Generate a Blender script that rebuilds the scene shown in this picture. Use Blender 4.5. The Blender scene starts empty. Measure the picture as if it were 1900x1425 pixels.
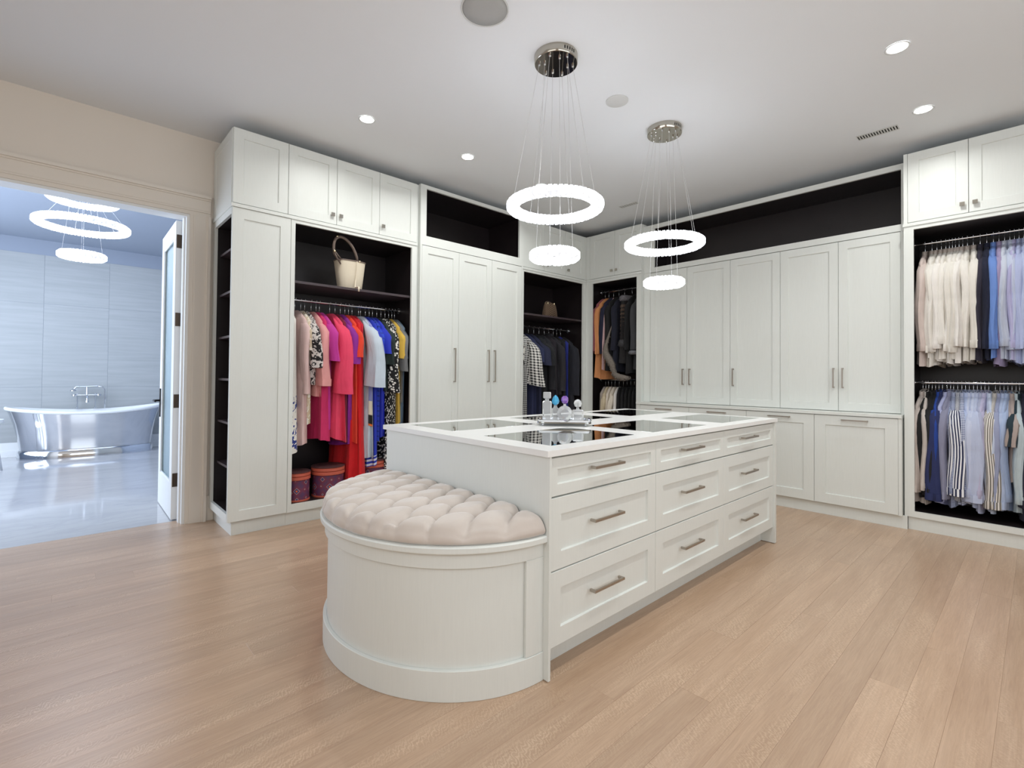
import bpy, bmesh, math, random
from math import sin, cos, pi, radians
from mathutils import Vector, Matrix
random.seed(7)
SC = bpy.context.scene
COL = SC.collection

# ------------------------------------------------------------------ camera
F_PX, AZ, PITCH, ROLL, CAMH, CY = 909.04, 0.8221, 0.0155, 0.0089, 1.2039, 683.72
cam = bpy.data.cameras.new('camera')
cam.sensor_fit = 'HORIZONTAL'
cam.sensor_width = 36.0
cam.lens = F_PX / 1900 * 36.0
cam.shift_y = -(712.5 - CY) / 1900
cam.clip_start = .05
camo = bpy.data.objects.new('camera', cam)
COL.objects.link(camo)
_d = Vector((cos(AZ) * cos(PITCH), sin(AZ) * cos(PITCH), sin(PITCH)))
_r = Vector((sin(AZ), -cos(AZ), 0))
_u = _r.cross(_d)
_r2 = _r * cos(ROLL) + _u * sin(ROLL)
_u2 = -_r * sin(ROLL) + _u * cos(ROLL)
camo.matrix_world = Matrix(((_r2.x, _u2.x, -_d.x, 0), (_r2.y, _u2.y, -_d.y, 0), (_r2.z, _u2.z, -_d.z, CAMH), (0, 0, 0, 1)))
SC.camera = camo

# ------------------------------------------------------------------ light
SC.view_settings.view_transform = 'Standard'
SC.view_settings.look = 'None'
SC.view_settings.exposure = 0.28
SC.view_settings.gamma = 1.0
SC.view_settings.use_curve_mapping = False
W = bpy.data.worlds.new('world')
SC.world = W
W.use_nodes = True
W.node_tree.nodes['Background'].inputs[0].default_value = (.8, .87, 1, 1)
W.node_tree.nodes['Background'].inputs[1].default_value = .3

def area(name, loc, target, size, power, color=(1, 1, 1), sy=None, shape=None, spread=pi):
    l = bpy.data.lights.new(name, 'AREA')
    l.shape = shape or ('RECTANGLE' if sy else 'SQUARE')
    l.size = size
    if sy:
        l.size_y = sy
    l.energy = power
    l.color = color
    l.spread = spread
    o = bpy.data.objects.new(name, l)
    COL.objects.link(o)
    o.location = loc
    o.rotation_euler = (Vector(target) - Vector(loc)).to_track_quat('-Z', 'Y').to_euler()
    return o

area('rear_fill_light', (1.4, -2.12, 2.2), (1.4, 2, 2.0), 4.4, 44, (.93, .97, 1), sy=1.35)  # soft fill from behind the camera, set at an invented window
area('left_fill_light', (-1.92, .2, 2.15), (3, .2, 2.0), 3.2, 28, (1, .985, .96), sy=1.25)  # second added fill, at an invented window in the side wall
area('daylight_bathroom_window', (-1.9, 7.2, 1.8), (2, 7.4, 1.5), 3.6, 150, (.74, .84, 1), sy=2.3)
area('bathroom_overhead_fill', (.6, 7.4, 3.1), (.6, 7.4, 0), 1.6, 22, (.71, .82, 1), sy=3.0)  # overhead fill added under the closed bathroom ceiling
DOWNLIGHTS = [(3.54, .55), (4.49, .553), (1.68, 3.437), (2.618, 3.414), (3.556, 3.42)]
DOWN_W = 6

# ------------------------------------------------------------------ materials
def lin(c):
    if isinstance(c, str):
        c = [int(c[i:i + 2], 16) for i in (0, 2, 4)]
    return tuple(((v / 255) / 12.92 if v / 255 <= .04045 else ((v / 255 + .055) / 1.055) ** 2.4) for v in c) + (1,)

class NT:
    def __init__(s, name):
        s.m = bpy.data.materials.new(name)
        s.m.use_nodes = True
        s.t = s.m.node_tree
        s.b = s.t.nodes['Principled BSDF']
        s.out = s.t.nodes['Material Output']
    def n(s, typ, **kw):
        n = s.t.nodes.new('ShaderNode' + typ)
        for k, v in kw.items():
            if k.startswith('_'):
                setattr(n, k[1:], v)
            else:
                kk = int(k[1:]) if k[0] == 'i' and k[1:].isdigit() else k.replace('_', ' ')
                s.set(n.inputs[kk], v)
        return n
    def set(s, sock, v):
        if hasattr(v, 'bl_idname') and hasattr(v, 'outputs'):
            v = v.outputs[0]
        if isinstance(v, bpy.types.NodeSocket):
            s.t.links.new(v, sock)
        else:
            sock.default_value = v
    def math(s, op, a, b=0.0, clamp=False):
        n = s.t.nodes.new('ShaderNodeMath')
        n.operation = op
        n.use_clamp = clamp
        s.set(n.inputs[0], a)
        s.set(n.inputs[1], b)
        return n.outputs[0]
    def mix(s, f, a, b):
        n = s.t.nodes.new('ShaderNodeMix')
        n.data_type = 'RGBA'
        s.set(n.inputs[0], f)
        s.set(n.inputs[6], a)
        s.set(n.inputs[7], b)
        return n.outputs[2]
    def ramp(s, f, stops):
        n = s.t.nodes.new('ShaderNodeValToRGB')
        e = n.color_ramp.elements
        while len(e) < len(stops):
            e.new(.5)
        for k, (p, c) in enumerate(stops):
            e[k].position = p
            e[k].color = c
        s.set(n.inputs[0], f)
        return n.outputs[0]
    def p(s, **kw):
        for k, v in kw.items():
            s.set(s.b.inputs[k.replace('_', ' ')], v)
        return s
    def bump(s, h, strength=.1, dist=.01):
        n = s.n('Bump', Strength=strength, Distance=dist, Height=h)
        s.set(s.b.inputs['Normal'], n)
    def obj(s, sc=(1, 1, 1), rnd=False):
        tc = s.n('TexCoord')
        v = tc.outputs['Object']
        mp = s.n('Mapping', Vector=v, Scale=sc)
        return mp.outputs[0]

def plain(name, c, rough=.5, metal=0, noise=0, nscale=30, bump=0, **kw):
    m = NT(name)
    col = lin(c)
    m.p(Base_Color=col, Roughness=rough, Metallic=metal, **kw)
    if noise or bump:
        nz = m.n('TexNoise', Vector=m.obj(), Scale=nscale, Detail=4.0)
        if noise:
            d = tuple(v * (1 - noise) for v in col[:3]) + (1,)
            m.p(Base_Color=m.mix(nz.outputs[0], d, col))
        if bump:
            m.bump(nz.outputs[0], bump, .004)
    return m.m

M = {}
def wood_paint():
    m = NT('white_paint')
    nz = m.n('TexNoise', Vector=m.obj((60, 60, 3)), Scale=3.0, Detail=5.0)
    m.p(Base_Color=m.mix(nz.outputs[0], lin('dde0dc'), lin('e4e7e3')), Roughness=.42)
    m.bump(nz.outputs[0], .05, .002)
    return m.m
M['white'] = wood_paint()
M['dark'] = plain('dark_melamine', '261f21', .38, noise=.35, nscale=9)
M['shelf'] = plain('dark_shelf', '4a3f44', .35, noise=.2, nscale=9)
M['wall'] = plain('beige_wall_paint', 'e6ddd2', .75, bump=.04, nscale=120)
M['ceil'] = plain('ceiling_paint', 'ebeef1', .85, bump=.03, nscale=90)
M['casing'] = plain('casing_paint', 'e6ded3', .5, bump=.02, nscale=60)
M['wwhite'] = plain('white_enamel_paint', 'eceeee', .45, bump=.02)
M['bathwall'] = plain('bathroom_paint', '99a2b1', .6)
M['chrome'] = plain('chrome', 'd8dade', .08, 1)
M['nickel'] = plain('brushed_nickel', 'b9b1a8', .4, 1, noise=.15, nscale=80)
M['polnickel'] = plain('polished_nickel', 'b9b4aa', .12, 1)
M['bronze'] = plain('dark_bronze', '4a4038', .35, 1)
M['black'] = plain('black_velvet', '0d0c0d', .9)
M['blackmetal'] = plain('black_metal', '15151a', .35, .6)
M['quartz'] = plain('white_quartz', 'f1f1ef', .3, noise=.03, nscale=40)
M['mirror'] = NT('smoked_mirror').p(Base_Color=lin('d6dad9'), Roughness=.02, Metallic=1.0).m
M['slot'] = plain('dark_slot', '151515', .8)
M['cable'] = plain('steel_cable', 'd6d6d6', .3, .6)
M['grille'] = plain('grille_cloth', 'b2b2b0', .9, bump=.5, nscale=600)
M['cover'] = plain('white_cover', 'd2d3d1', .7, bump=.02)

def velvet():
    m = NT('taupe_velvet')
    nz = m.n('TexNoise', Vector=m.obj(), Scale=9.0, Detail=5.0)
    m.p(Base_Color=m.mix(nz.outputs[0], lin('c3b8b0'), lin('dbd2ca')), Roughness=.85, Sheen_Weight=.6, Sheen_Roughness=.4)
    n2 = m.n('TexNoise', Vector=m.obj(), Scale=60.0, Detail=3.0)
    m.bump(n2.outputs[0], .12, .003)
    return m.m
M['velvet'] = velvet()
M['button'] = plain('velvet_button', 'a99c95', .9)

def oak():
    m = NT('oak_plank')
    oi = m.n('ObjectInfo')
    tc = m.n('TexCoord')
    off = m.n('VectorMath', _operation='SCALE', i0=(37.0, 91.0, 13.0))
    m.set(off.inputs['Scale'], oi.outputs['Random'])
    ad = m.n('VectorMath', _operation='ADD', i0=tc.outputs['Object'], i1=off)
    mp = m.n('Mapping', Vector=ad, Scale=(1.2, 16, 1))
    broad = m.n('TexNoise', Vector=mp, Scale=1.6, Detail=3.0)
    mp2 = m.n('Mapping', Vector=ad, Scale=(3.0, 60, 1))
    fine = m.n('TexNoise', Vector=mp2, Scale=2.2, Detail=5.0, Roughness=.7, Distortion=.8)
    # quarter-sawn ray fleck: short wavy light streaks across the grain
    mp3 = m.n('Mapping', Vector=ad, Rotation=(0, 0, 1.2), Scale=(30, 11, 1))
    fl = m.n('TexWave', Vector=mp3, Scale=1.5, Distortion=13.0, Detail=3.0, i4=1.3)
    fm = m.n('TexNoise', Vector=m.n('Mapping', Vector=ad, Scale=(1.0, 5, 1)), Scale=1.9, Detail=1.0)
    fmask = m.ramp(fm.outputs[0], [(.46, (0, 0, 0, 1)), (.7, (1, 1, 1, 1))])
    fleck = m.math('MULTIPLY', m.ramp(fl.outputs[0], [(.5, (0, 0, 0, 1)), (.9, (1, 1, 1, 1))]), fmask)
    c = m.mix(broad.outputs[0], lin('a5876c'), lin('cdb298'))
    c = m.mix(m.math('MULTIPLY', fine.outputs[0], .9), c, lin('896c56'))
    c = m.mix(m.math('MULTIPLY', fleck, .24), c, lin('e2cdb2'))
    hsv = m.n('HueSaturation', Color=c, Saturation=.98)
    m.set(hsv.inputs['Value'], m.math('ADD', m.math('MULTIPLY', oi.outputs['Random'], .15), 1.17))
    m.p(Base_Color=hsv, Roughness=.3)
    m.set(m.b.inputs['Specular IOR Level'], .85)
    m.bump(m.math('SUBTRACT', m.math('MULTIPLY', fine.outputs[0], .6), m.math('MULTIPLY', fleck, .1)), .12, .002)
    return m.m
M['oak'] = oak()
M['subfloor'] = plain('subfloor', '4a3524', .9)

def marble():
    m = NT('white_marble')
    tc = m.n('TexCoord')
    mp = m.n('Mapping', Vector=tc.outputs['Object'], Rotation=(0, 0, .25), Scale=(.45, 1.5, 1))
    n1 = m.n('TexNoise', Vector=mp, Scale=1.4, Detail=8.0, Roughness=.6, Distortion=1.2)
    v = m.math('ABSOLUTE', m.math('SUBTRACT', n1.outputs[0], .5))
    vein = m.ramp(v, [(0, (1, 1, 1, 1)), (.035, (.25, .25, .25, 1)), (.12, (0, 0, 0, 1))])
    n2 = m.n('TexNoise', Vector=mp, Scale=3.0, Detail=5.0)
    c = m.mix(n2.outputs[0], lin('b6b6b8'), lin('c4c4c6'))
    c = m.mix(m.math('MULTIPLY', vein, .35), c, lin('a2a4aa'))
    m.p(Base_Color=c, Roughness=.08)
    return m.m
M['marble'] = marble()

def tile():
    m = NT('striated_stone_tile')
    oi = m.n('ObjectInfo')
    tc = m.n('TexCoord')
    off = m.n('VectorMath', _operation='SCALE', i0=(7.0, 3.0, 11.0))
    m.set(off.inputs['Scale'], oi.outputs['Random'])
    ad = m.n('VectorMath', _operation='ADD', i0=tc.outputs['Object'], i1=off)
    n1 = m.n('TexNoise', Vector=m.n('Mapping', Vector=ad, Scale=(.8, 1, 14)), Scale=2.0, Detail=6.0)
    m.p(Base_Color=m.mix(n1.outputs[0], lin('9fa3a4'), lin('b9bcbd')), Roughness=.4)
    return m.m
M['tile'] = tile()

def glass(name, c, rough=.0, ior=1.45, emit=0, tr=1.0):
    m = NT(name)
    m.p(Base_Color=lin(c), Roughness=rough, IOR=ior, Transmission_Weight=tr)
    if emit:
        m.p(Emission_Color=(.93, .96, 1, 1), Emission_Strength=emit)
    return m.m
M['clear'] = glass('clear_crystal', 'fbfdff', tr=.68)
M['bluegem'] = glass('blue_crystal', '5cc6f2', tr=.4)
M['purplegem'] = glass('purple_crystal', 'a070d0', tr=.5)
M['frost'] = glass('frosted_glass', 'dceef2', .45, 1.3)

def led():
    m = NT('led_strip')
    m.p(Base_Color=(1, 1, 1, 1), Emission_Color=(.93, .96, 1, 1), Emission_Strength=CH_LED)
    return m.m
CH_LED = 5.0
M['led'] = led()
def crystal():
    # lit crystal block: bright and dim facets painted into its emission by random cells
    m = NT('lit_crystal')
    oi = m.n('ObjectInfo')
    off = m.n('VectorMath', _operation='SCALE', i0=(37.0, 91.0, 13.0))
    m.set(off.inputs['Scale'], oi.outputs['Random'])
    ad = m.n('VectorMath', _operation='ADD', i0=m.n('TexCoord').outputs['Object'], i1=off)
    n1 = m.n('TexVoronoi', Vector=ad, Scale=1.5)
    f = m.ramp(n1.outputs['Color'], [(0, (.05, .05, .05, 1)), (.36, (.07, .07, .07, 1)), (.42, (1, 1, 1, 1))])
    m.p(Base_Color=(.9, .93, 1, 1), Roughness=.05, Emission_Color=(.92, .96, 1, 1), Emission_Strength=m.math('MULTIPLY', f, 4.0))
    return m.m
M['crystal'] = crystal()
def lampglow():
    m = NT('downlight_lens')
    m.p(Base_Color=(1, 1, 1, 1), Emission_Color=(1, .97, .92, 1), Emission_Strength=14.0)
    return m.m
M['lens'] = lampglow()

# ---- fabrics (patterns are woven or printed, laid out along the cloth by UV in metres)
FAB = {}
def fab(c, kind='plain', c2=None, s=30, rough=.85, c3=None, sheen=.04):
    key = (c, kind, c2, s, c3)
    if key in FAB:
        return FAB[key]
    m = NT('cloth_%s' % kind)
    uv = m.n('TexCoord').outputs['UV']
    sep = m.n('SeparateXYZ', Vector=uv)
    X, Y = sep.outputs[0], sep.outputs[1]
    A = lin(c)
    B = lin(c2) if c2 else tuple(v * .82 for v in A[:3]) + (1,)
    def fr(v, k):
        return m.math('GREATER_THAN', m.math('FRACT', m.math('MULTIPLY', v, k)), .5)
    if kind == 'plain':
        nz = m.n('TexNoise', Vector=uv, Scale=14.0, Detail=3.0)
        col = m.mix(nz.outputs[0], B, A)
    elif kind == 'stripe':
        col = m.mix(fr(X, s), A, B)
    elif kind == 'hstripe':
        col = m.mix(fr(Y, s), A, B)
    elif kind == 'gingham':
        col = m.mix(m.math('MULTIPLY', m.math('ADD', fr(X, s), fr(Y, s)), .5), A, B)
    elif kind == 'dots':
        v = m.n('TexVoronoi', Vector=uv, Scale=s)
        col = m.mix(m.math('LESS_THAN', v.outputs['Distance'], .42), A, B)
    elif kind == 'plaid':
        a = m.math('GREATER_THAN', m.math('FRACT', m.math('MULTIPLY', X, s)), .72)
        b = m.math('GREATER_THAN', m.math('FRACT', m.math('MULTIPLY', Y, s)), .72)
        col = m.mix(m.math('MULTIPLY', m.math('ADD', a, b), .5), A, B)
    elif kind == 'print':
        nz = m.n('TexNoise', Vector=uv, Scale=s, Detail=2.0, Distortion=1.5)
        col = m.mix(m.math('GREATER_THAN', nz.outputs[0], .53), A, B)
    elif kind == 'hem':      # printed border along the lower part of the cloth
        nz = m.n('TexNoise', Vector=uv, Scale=s, Detail=2.0, Distortion=1.5)
        f = m.math('MULTIPLY', m.math('GREATER_THAN', nz.outputs[0], .55), m.math('LESS_THAN', Y, -.72))
        col = m.mix(f, A, B)
    elif kind == 'blocks':
        k = m.math('FRACT', m.math('MULTIPLY', Y, s))
        col = m.ramp(k, [(0, A), (.2, A), (.21, lin('e9762f')), (.42, lin('e9762f')), (.43, lin('1a1a1a')), (.55, lin('1a1a1a')), (.56, lin('e8ddc8')), (.75, lin('e8ddc8')), (.76, lin('8f93c8')), (1, lin('8f93c8'))])
    elif kind == 'edge':     # light bands near the hem
        f = m.math('MULTIPLY', m.math('LESS_THAN', Y, -1.28), fr(Y, s))
        col = m.mix(f, A, B)
    elif kind == 'lattice':
        a = m.math('LESS_THAN', m.math('ABSOLUTE', m.math('SUBTRACT', m.math('FRACT', m.math('MULTIPLY', m.math('ADD', X, Y), s)), .5)), .1)
        b = m.math('LESS_THAN', m.math('ABSOLUTE', m.math('SUBTRACT', m.math('FRACT', m.math('MULTIPLY', m.math('SUBTRACT', X, Y), s)), .5)), .1)
        col = m.mix(m.math('MAXIMUM', a, b), A, B)
    elif kind == 'fur':
        nz = m.n('TexNoise', Vector=m.n('Mapping', Vector=uv, Scale=(3, 1, 1)), Scale=s, Detail=6.0, Distortion=1.0)
        col = m.mix(nz.outputs[0], A, B)
    wr = m.n('TexNoise', Vector=m.n('Mapping', Vector=uv, Scale=(16, 2.2, 1)), Scale=1.6, Detail=3.0, Distortion=.6)
    m.bump(m.math('MULTIPLY', wr.outputs[0], m.math('MULTIPLY', Y, -4.0, True)), .5, .02)
    m.p(Base_Color=col, Roughness=rough, Sheen_Weight=sheen)
    FAB[key] = m.m
    m.m.name = 'cloth_' + kind
    return m.m

# ------------------------------------------------------------------ mesh helpers
ORG = {}
class MB:
    def __init__(s):
        s.v, s.f, s.uv = [], [], None
    def box(s, x0, x1, y0, y1, z0, z1):
        b = len(s.v)
        s.v += [(x, y, z) for z in (z0, z1) for y in (y0, y1) for x in (x0, x1)]
        s.f += [tuple(b + i for i in q) for q in ((0, 2, 3, 1), (4, 5, 7, 6), (0, 1, 5, 4), (2, 6, 7, 3), (0, 4, 6, 2), (1, 3, 7, 5))]
        return s
    def loops(s, L, closed=True, cap0=False, cap1=False):
        b = len(s.v)
        n = len(L[0])
        for l in L:
            s.v += [tuple(p) for p in l]
        for i in range(len(L) - 1):
            for j in range(n if closed else n - 1):
                k = (j + 1) % n
                s.f.append((b + i * n + j, b + i * n + k, b + (i + 1) * n + k, b + (i + 1) * n + j))
        if cap0:
            s.f.append(tuple(b + j for j in range(n)))
        if cap1:
            s.f.append(tuple(b + (len(L) - 1) * n + j for j in range(n)))
        return s
    def tube(s, path, r, n=8, rr=None):
        P = [Vector(p) for p in path]
        L = []
        prev = None
        for i, p in enumerate(P):
            t = (P[min(i + 1, len(P) - 1)] - P[max(i - 1, 0)]).normalized()
            if prev is None:
                a = t.orthogonal().normalized()
            else:
                a = (prev - t * prev.dot(t))
                a = a.normalized() if a.length > 1e-6 else t.orthogonal().normalized()
            prev = a
            c = t.cross(a)
            q = rr[i] if rr else r
            L.append([p + (a * cos(2 * pi * k / n) + c * sin(2 * pi * k / n)) * q for k in range(n)])
        return s.loops(L, True, True, True)
    def lathe(s, prof, cx=0, cy=0, n=24, cap0=True, cap1=True):
        return s.loops([[(cx + r * cos(2 * pi * k / n), cy + r * sin(2 * pi * k / n), z) for k in range(n)] for r, z in prof], True, cap0, cap1)
    def build(s, name, mat, parent=None, smooth=False, loc=None, auto=None, recalc=True):
        me = bpy.data.meshes.new(name)
        o_ = Vector(ORG.get(parent.name, (0, 0, 0))) if parent else Vector(loc or (0, 0, 0))
        me.from_pydata([tuple(Vector(p) - o_) for p in s.v], [], s.f)
        if recalc:
            bm = bmesh.new()
            bm.from_mesh(me)
            bmesh.ops.recalc_face_normals(bm, faces=bm.faces)
            bm.to_mesh(me)
            bm.free()
        if s.uv:
            l = me.uv_layers.new(name='UVMap')
            for lp in me.loops:
                l.data[lp.index].uv = s.uv[lp.vertex_index]
        if smooth:
            for p in me.polygons:
                p.use_smooth = True
            if auto:
                me.set_sharp_from_angle(angle=radians(auto))
        me.materials.append(mat)
        o = bpy.data.objects.new(name, me)
        COL.objects.link(o)
        if parent:
            o.parent = parent
            ORG[o.name] = tuple(o_)
        else:
            o.location = o_
            ORG[o.name] = tuple(o_)
        return o

def tag(o, label, cat, group=None, kind=None):
    o['label'] = label
    o['category'] = cat
    if group:
        o['group'] = group
    if kind:
        o['kind'] = kind
    return o
def thing(name, label, cat, loc=(0, 0, 0), group=None):
    o = bpy.data.objects.new(name, None)
    o.empty_display_size = .05
    COL.objects.link(o)
    o.location = loc
    ORG[o.name] = tuple(loc)
    return tag(o, label, cat, group)
def struct(o, label=None):
    o['kind'] = 'structure'
    if label:
        o['label'] = label
    return o
def inst(src, parent, loc, rot=None, scale=None):
    c = src.copy()
    COL.objects.link(c)
    c.parent = parent
    c.location = loc
    if rot:
        c.rotation_euler = rot
    if scale:
        c.scale = scale
    return c

class Fr:     # a cabinet front: u along it, d into it, z up
    def __init__(s, axis, c):
        s.a, s.c = axis, c
    def p(s, u, d, z):
        return (u, s.c + d, z) if s.a == 'x' else (s.c + d, u, z)
    def box(s, mb, u0, u1, d0, d1, z0, z1):
        if s.a == 'x':
            mb.box(u0, u1, s.c + d0, s.c + d1, z0, z1)
        else:
            mb.box(s.c + d0, s.c + d1, u0, u1, z0, z1)
        return mb

def shaker(fr, name, u0, u1, z0, z1, parent, d=0., t=.02, rail=.07, rec=.009, mat='white'):
    g = .0015
    u0, u1, z0, z1 = u0 + g, u1 - g, z0 + g, z1 - g
    def R(i, dd):
        return [fr.p(u0 + i, dd, z0 + i), fr.p(u1 - i, dd, z0 + i), fr.p(u1 - i, dd, z1 - i), fr.p(u0 + i, dd, z1 - i)]
    return MB().loops([R(0, d + t), R(0, d + .0015), R(.0015, d), R(rail, d), R(rail + .003, d + rec)], True, True, True).build(name, M[mat], parent)

def handle(fr, u, z, length, parent, vertical=True, d=0., mat='nickel', b=.0055, off=.032):
    m = MB()
    h = length / 2
    if vertical:
        fr.box(m, u - b, u + b, d - off, d - off + .009, z - h, z + h)
        for e in (-h + .006, h - .006):
            fr.box(m, u - b, u + b, d - off + .009, d - .0002, z + e - b, z + e + b)
    else:
        fr.box(m, u - h, u + h, d - off, d - off + .009, z - b, z + b)
        for e in (-h + .006, h - .006):
            fr.box(m, u + e - b, u + e + b, d - off + .009, d - .0002, z - b, z + b)
    return m.build('handle', M[mat], parent)
def knob(fr, u, z, parent, d=0.):
    m = MB()
    fr.box(m, u - .006, u + .006, d - .014, d - .0002, z - .006, z + .006)
    fr.box(m, u - .0145, u + .0145, d - .026, d - .014, z - .0145, z + .0145)
    return m.build('knob', M['polnickel'], parent)

def frame_with_hole(fr, m, u0, u1, z0, z1, a0, a1, c0, c1, d0, d1):
    fr.box(m, u0, a0, d0, d1, z0, z1)
    fr.box(m, a1, u1, d0, d1, z0, z1)
    fr.box(m, a0, a1, d0, d1, z0, c0)
    fr.box(m, a0, a1, d0, d1, c1, z1)

def open_unit(fr, parent, u0, u1, z0, z1, a0, a1, c0, c1, depth, d=0., side=.012):
    """white carcass + face frame with a dark lined opening"""
    m = MB()
    frame_with_hole(fr, m, u0, u1, z0, z1, a0, a1, c0, c1, d, d + .022)
    fr.box(m, u0, u0 + side, d + .022, depth, z0, z1)
    fr.box(m, u1 - side, u1, d + .022, depth, z0, z1)
    fr.box(m, u0 + side, u1 - side, d + .022, depth, z1 - .015, z1)
    fr.box(m, u0 + side, u1 - side, d + .022, depth, z0, z0 + .015)
    fr.box(m, u0 + side, u1 - side, depth - .012, depth, z0 + .015, z1 - .015)
    m.build('carcass', M['white'], parent)
    i0, i1 = u0 + side, u1 - side
    m = MB()
    e = d + .0225
    fr.box(m, i0, i1, depth - .022, depth - .012, c0 - .001, c1 + .002)
    fr.box(m, i0, min(i0 + .014, a0 - .001), e, depth - .022, c0, c1 + .002)
    fr.box(m, max(i1 - .014, a1 + .001), i1, e, depth - .022, c0, c1 + .002)
    fr.box(m, i0, i1, e, depth - .012, c1 + .002, c1 + .012)
    fr.box(m, i0, i1, e, depth - .012, c0 - .02, c0 - .001)
    m.build('dark_lining', M['dark'], parent)
    return max(i0 + .014, min(a0, i0 + .014)), i1 - .014

def rod(fr, parent, u0, u1, d, z, r=.0125):
    m = MB()
    m.tube([fr.p(u0, d, z), fr.p(u1, d, z)], r, 12)
    for u, s_ in ((u0, 1), (u1, -1)):
        m.tube([fr.p(u, d, z), fr.p(u + s_ * .006, d, z)], .028, 14)
    return m.build('hanging_rod', M['chrome'], parent, True, auto=40)
def dshelf(fr, parent, u0, u1, d0, d1, z, t=.02):
    return fr.box(MB(), u0, u1, d0, d1, z - t, z).build('shelf', M['shelf'], parent)

def plinth(fr, parent, u0, u1, d, depth, h, t=.018):
    return fr.box(MB(), u0, u1, d, d + t, 0, h).build('toe_kick', M['white'], parent)

# ------------------------------------------------------------------ room shell
ZC = 3.13
XL, XR, YN, YW = -2.0, 5.65, -2.2, 4.656
DX0, DX1, DZ = -1.05, .765, 2.485     # doorway to the bathroom
YB = 4.81                             # bathroom side of that wall
floor = struct(MB().box(XL, XR, YN, YB - .01, -.06, -.019).build('floor', M['subfloor']), 'oak plank floor of the dressing room')
pw = .1215
y = YN
k = 0
seams = []
while y < YB - .01 - .02:
    w = min(pw, YB - .01 - y)
    x = XL - random.uniform(0, 1.6)
    while x < XR:
        L = random.choice((1.5, 1.9, 2.2, 2.6)) + random.uniform(-.1, .1)
        a, b = max(x, XL), min(x + L, XR)
        if b - a > .05:
            c = .0004
            zt = random.uniform(-.00025, 0)
            m = MB()
            def R(i, zz):
                return [(a + .00015 + i, y + .00015 + i, zz), (b - .00015 - i, y + .00015 + i, zz), (b - .00015 - i, y + w - .00015 - i, zz), (a + .00015 + i, y + w - .00015 - i, zz)]
            m.loops([R(0, -.018), R(0, zt - c), R(c, zt)], True, True, True).build('plank', M['oak'], floor)
        x += L
    y += pw
struct(MB().box(XL - .1, XR + .1, YN - .1, YB, ZC, ZC + .1).build('ceiling', M['ceil']), 'flat painted ceiling')
m = MB()
m.box(XL, DX0, YW, YB, 0, ZC).box(DX1, XR, YW, YB, 0, ZC).box(DX0, DX1, YW, YB, DZ, ZC)
struct(m.build('wall_left', M['wall']), 'beige wall with the doorway to the bathroom')
struct(MB().box(XR, XR + .1, YN, YB, 0, ZC).build('wall_right', M['wall']))
# rear and near-side walls carry two windows added to hold the fill lights
m = MB()
m.box(XL, -.9, YN - .1, YN, 0, ZC).box(3.7, XR, YN - .1, YN, 0, ZC).box(-.9, 3.7, YN - .1, YN, 0, 1.45).box(-.9, 3.7, YN - .1, YN, 2.95, ZC)
struct(m.build('wall_rear', M['wall']))
m = MB()
m.box(XL - .1, XL, YN, -1.5, 0, ZC).box(XL - .1, XL, 1.9, YB, 0, ZC).box(XL - .1, XL, -1.5, 1.9, 0, 1.45).box(XL - .1, XL, -1.5, 1.9, 2.85, ZC)
struct(m.build('wall_near', M['wall']))
m = MB()
frame_with_hole(Fr('x', YN - .08), m, -.9, 3.7, 1.45, 2.95, -.84, 3.64, 1.51, 2.89, 0, .05)
for u in (.66, 2.16):
    m.box(u - .02, u + .02, YN - .08, YN - .03, 1.51, 2.89)
wf = struct(m.build('added_window_1', M['wwhite']), 'unseen window added behind the viewpoint for fill light')
MB().box(-.84, 3.64, YN - .06, YN - .055, 1.51, 2.89).build('glass_pane', M['frost'], wf)
m = MB()
frame_with_hole(Fr('y', XL - .08), m, -1.5, 1.9, 1.45, 2.85, -1.44, 1.84, 1.51, 2.79, 0, .05)
m.box(XL - .08, XL - .03, .18, .22, 1.51, 2.79)
wf = struct(m.build('added_window_2', M['wwhite']), 'unseen window added on the near side wall for fill light')
MB().box(XL - .06, XL - .055, -1.44, 1.84, 1.51, 2.79).build('glass_pane', M['frost'], wf)

# door casing (trim) with stepped mouldings, jamb lining, threshold
def casing(u0, u1, z0, z1, vertical, m):
    fr = Fr('x', YW)
    w = (u1 - u0) if vertical else (z1 - z0)
    steps = [(0, .18, .012), (.18, .26, .019), (.26, .78, .022), (.78, .86, .03), (.86, 1, .043)]
    for a, b, t in steps:
        if vertical:
            fr.box(m, u0 + a * w, u0 + b * w, -t, 0, z0, z1)
        else:
            fr.box(m, u0, u1, -t, 0, z0 + a * w, z0 + b * w)
m = MB()
casing(DX1, DX1 + .142, 0, DZ + .0, True, m)
casing(DX0 - .142, DX1 + .142, DZ, DZ + .165, False, m)
m2 = MB()
casing(-DX0, -DX0 + .142, 0, DZ, True, m2)
b = len(m.v)
m.v += [(-p[0], p[1], p[2]) for p in m2.v]
m.f += [tuple(b + i for i in f) for f in m2.f]
struct(m.build('trim_1', M['casing']), 'moulded casing around the bathroom doorway')
m = MB()
m.box(DX1 - .02, DX1, YW, YB, 0, DZ).box(DX0, DX0 + .02, YW, YB, 0, DZ).box(DX0 + .02, DX1 - .02, YW, YB, DZ - .02, DZ)
m.box(DX1 - .032, DX1 - .02, YW + .05, YB - .045, 0, DZ - .02)
struct(m.build('trim_2', M['wwhite']), 'white jamb lining of the doorway')
struct(MB().box(DX1 + .145, .965, YW - .014, YW, 0, .2).build('baseboard_left', M['casing']))

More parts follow.
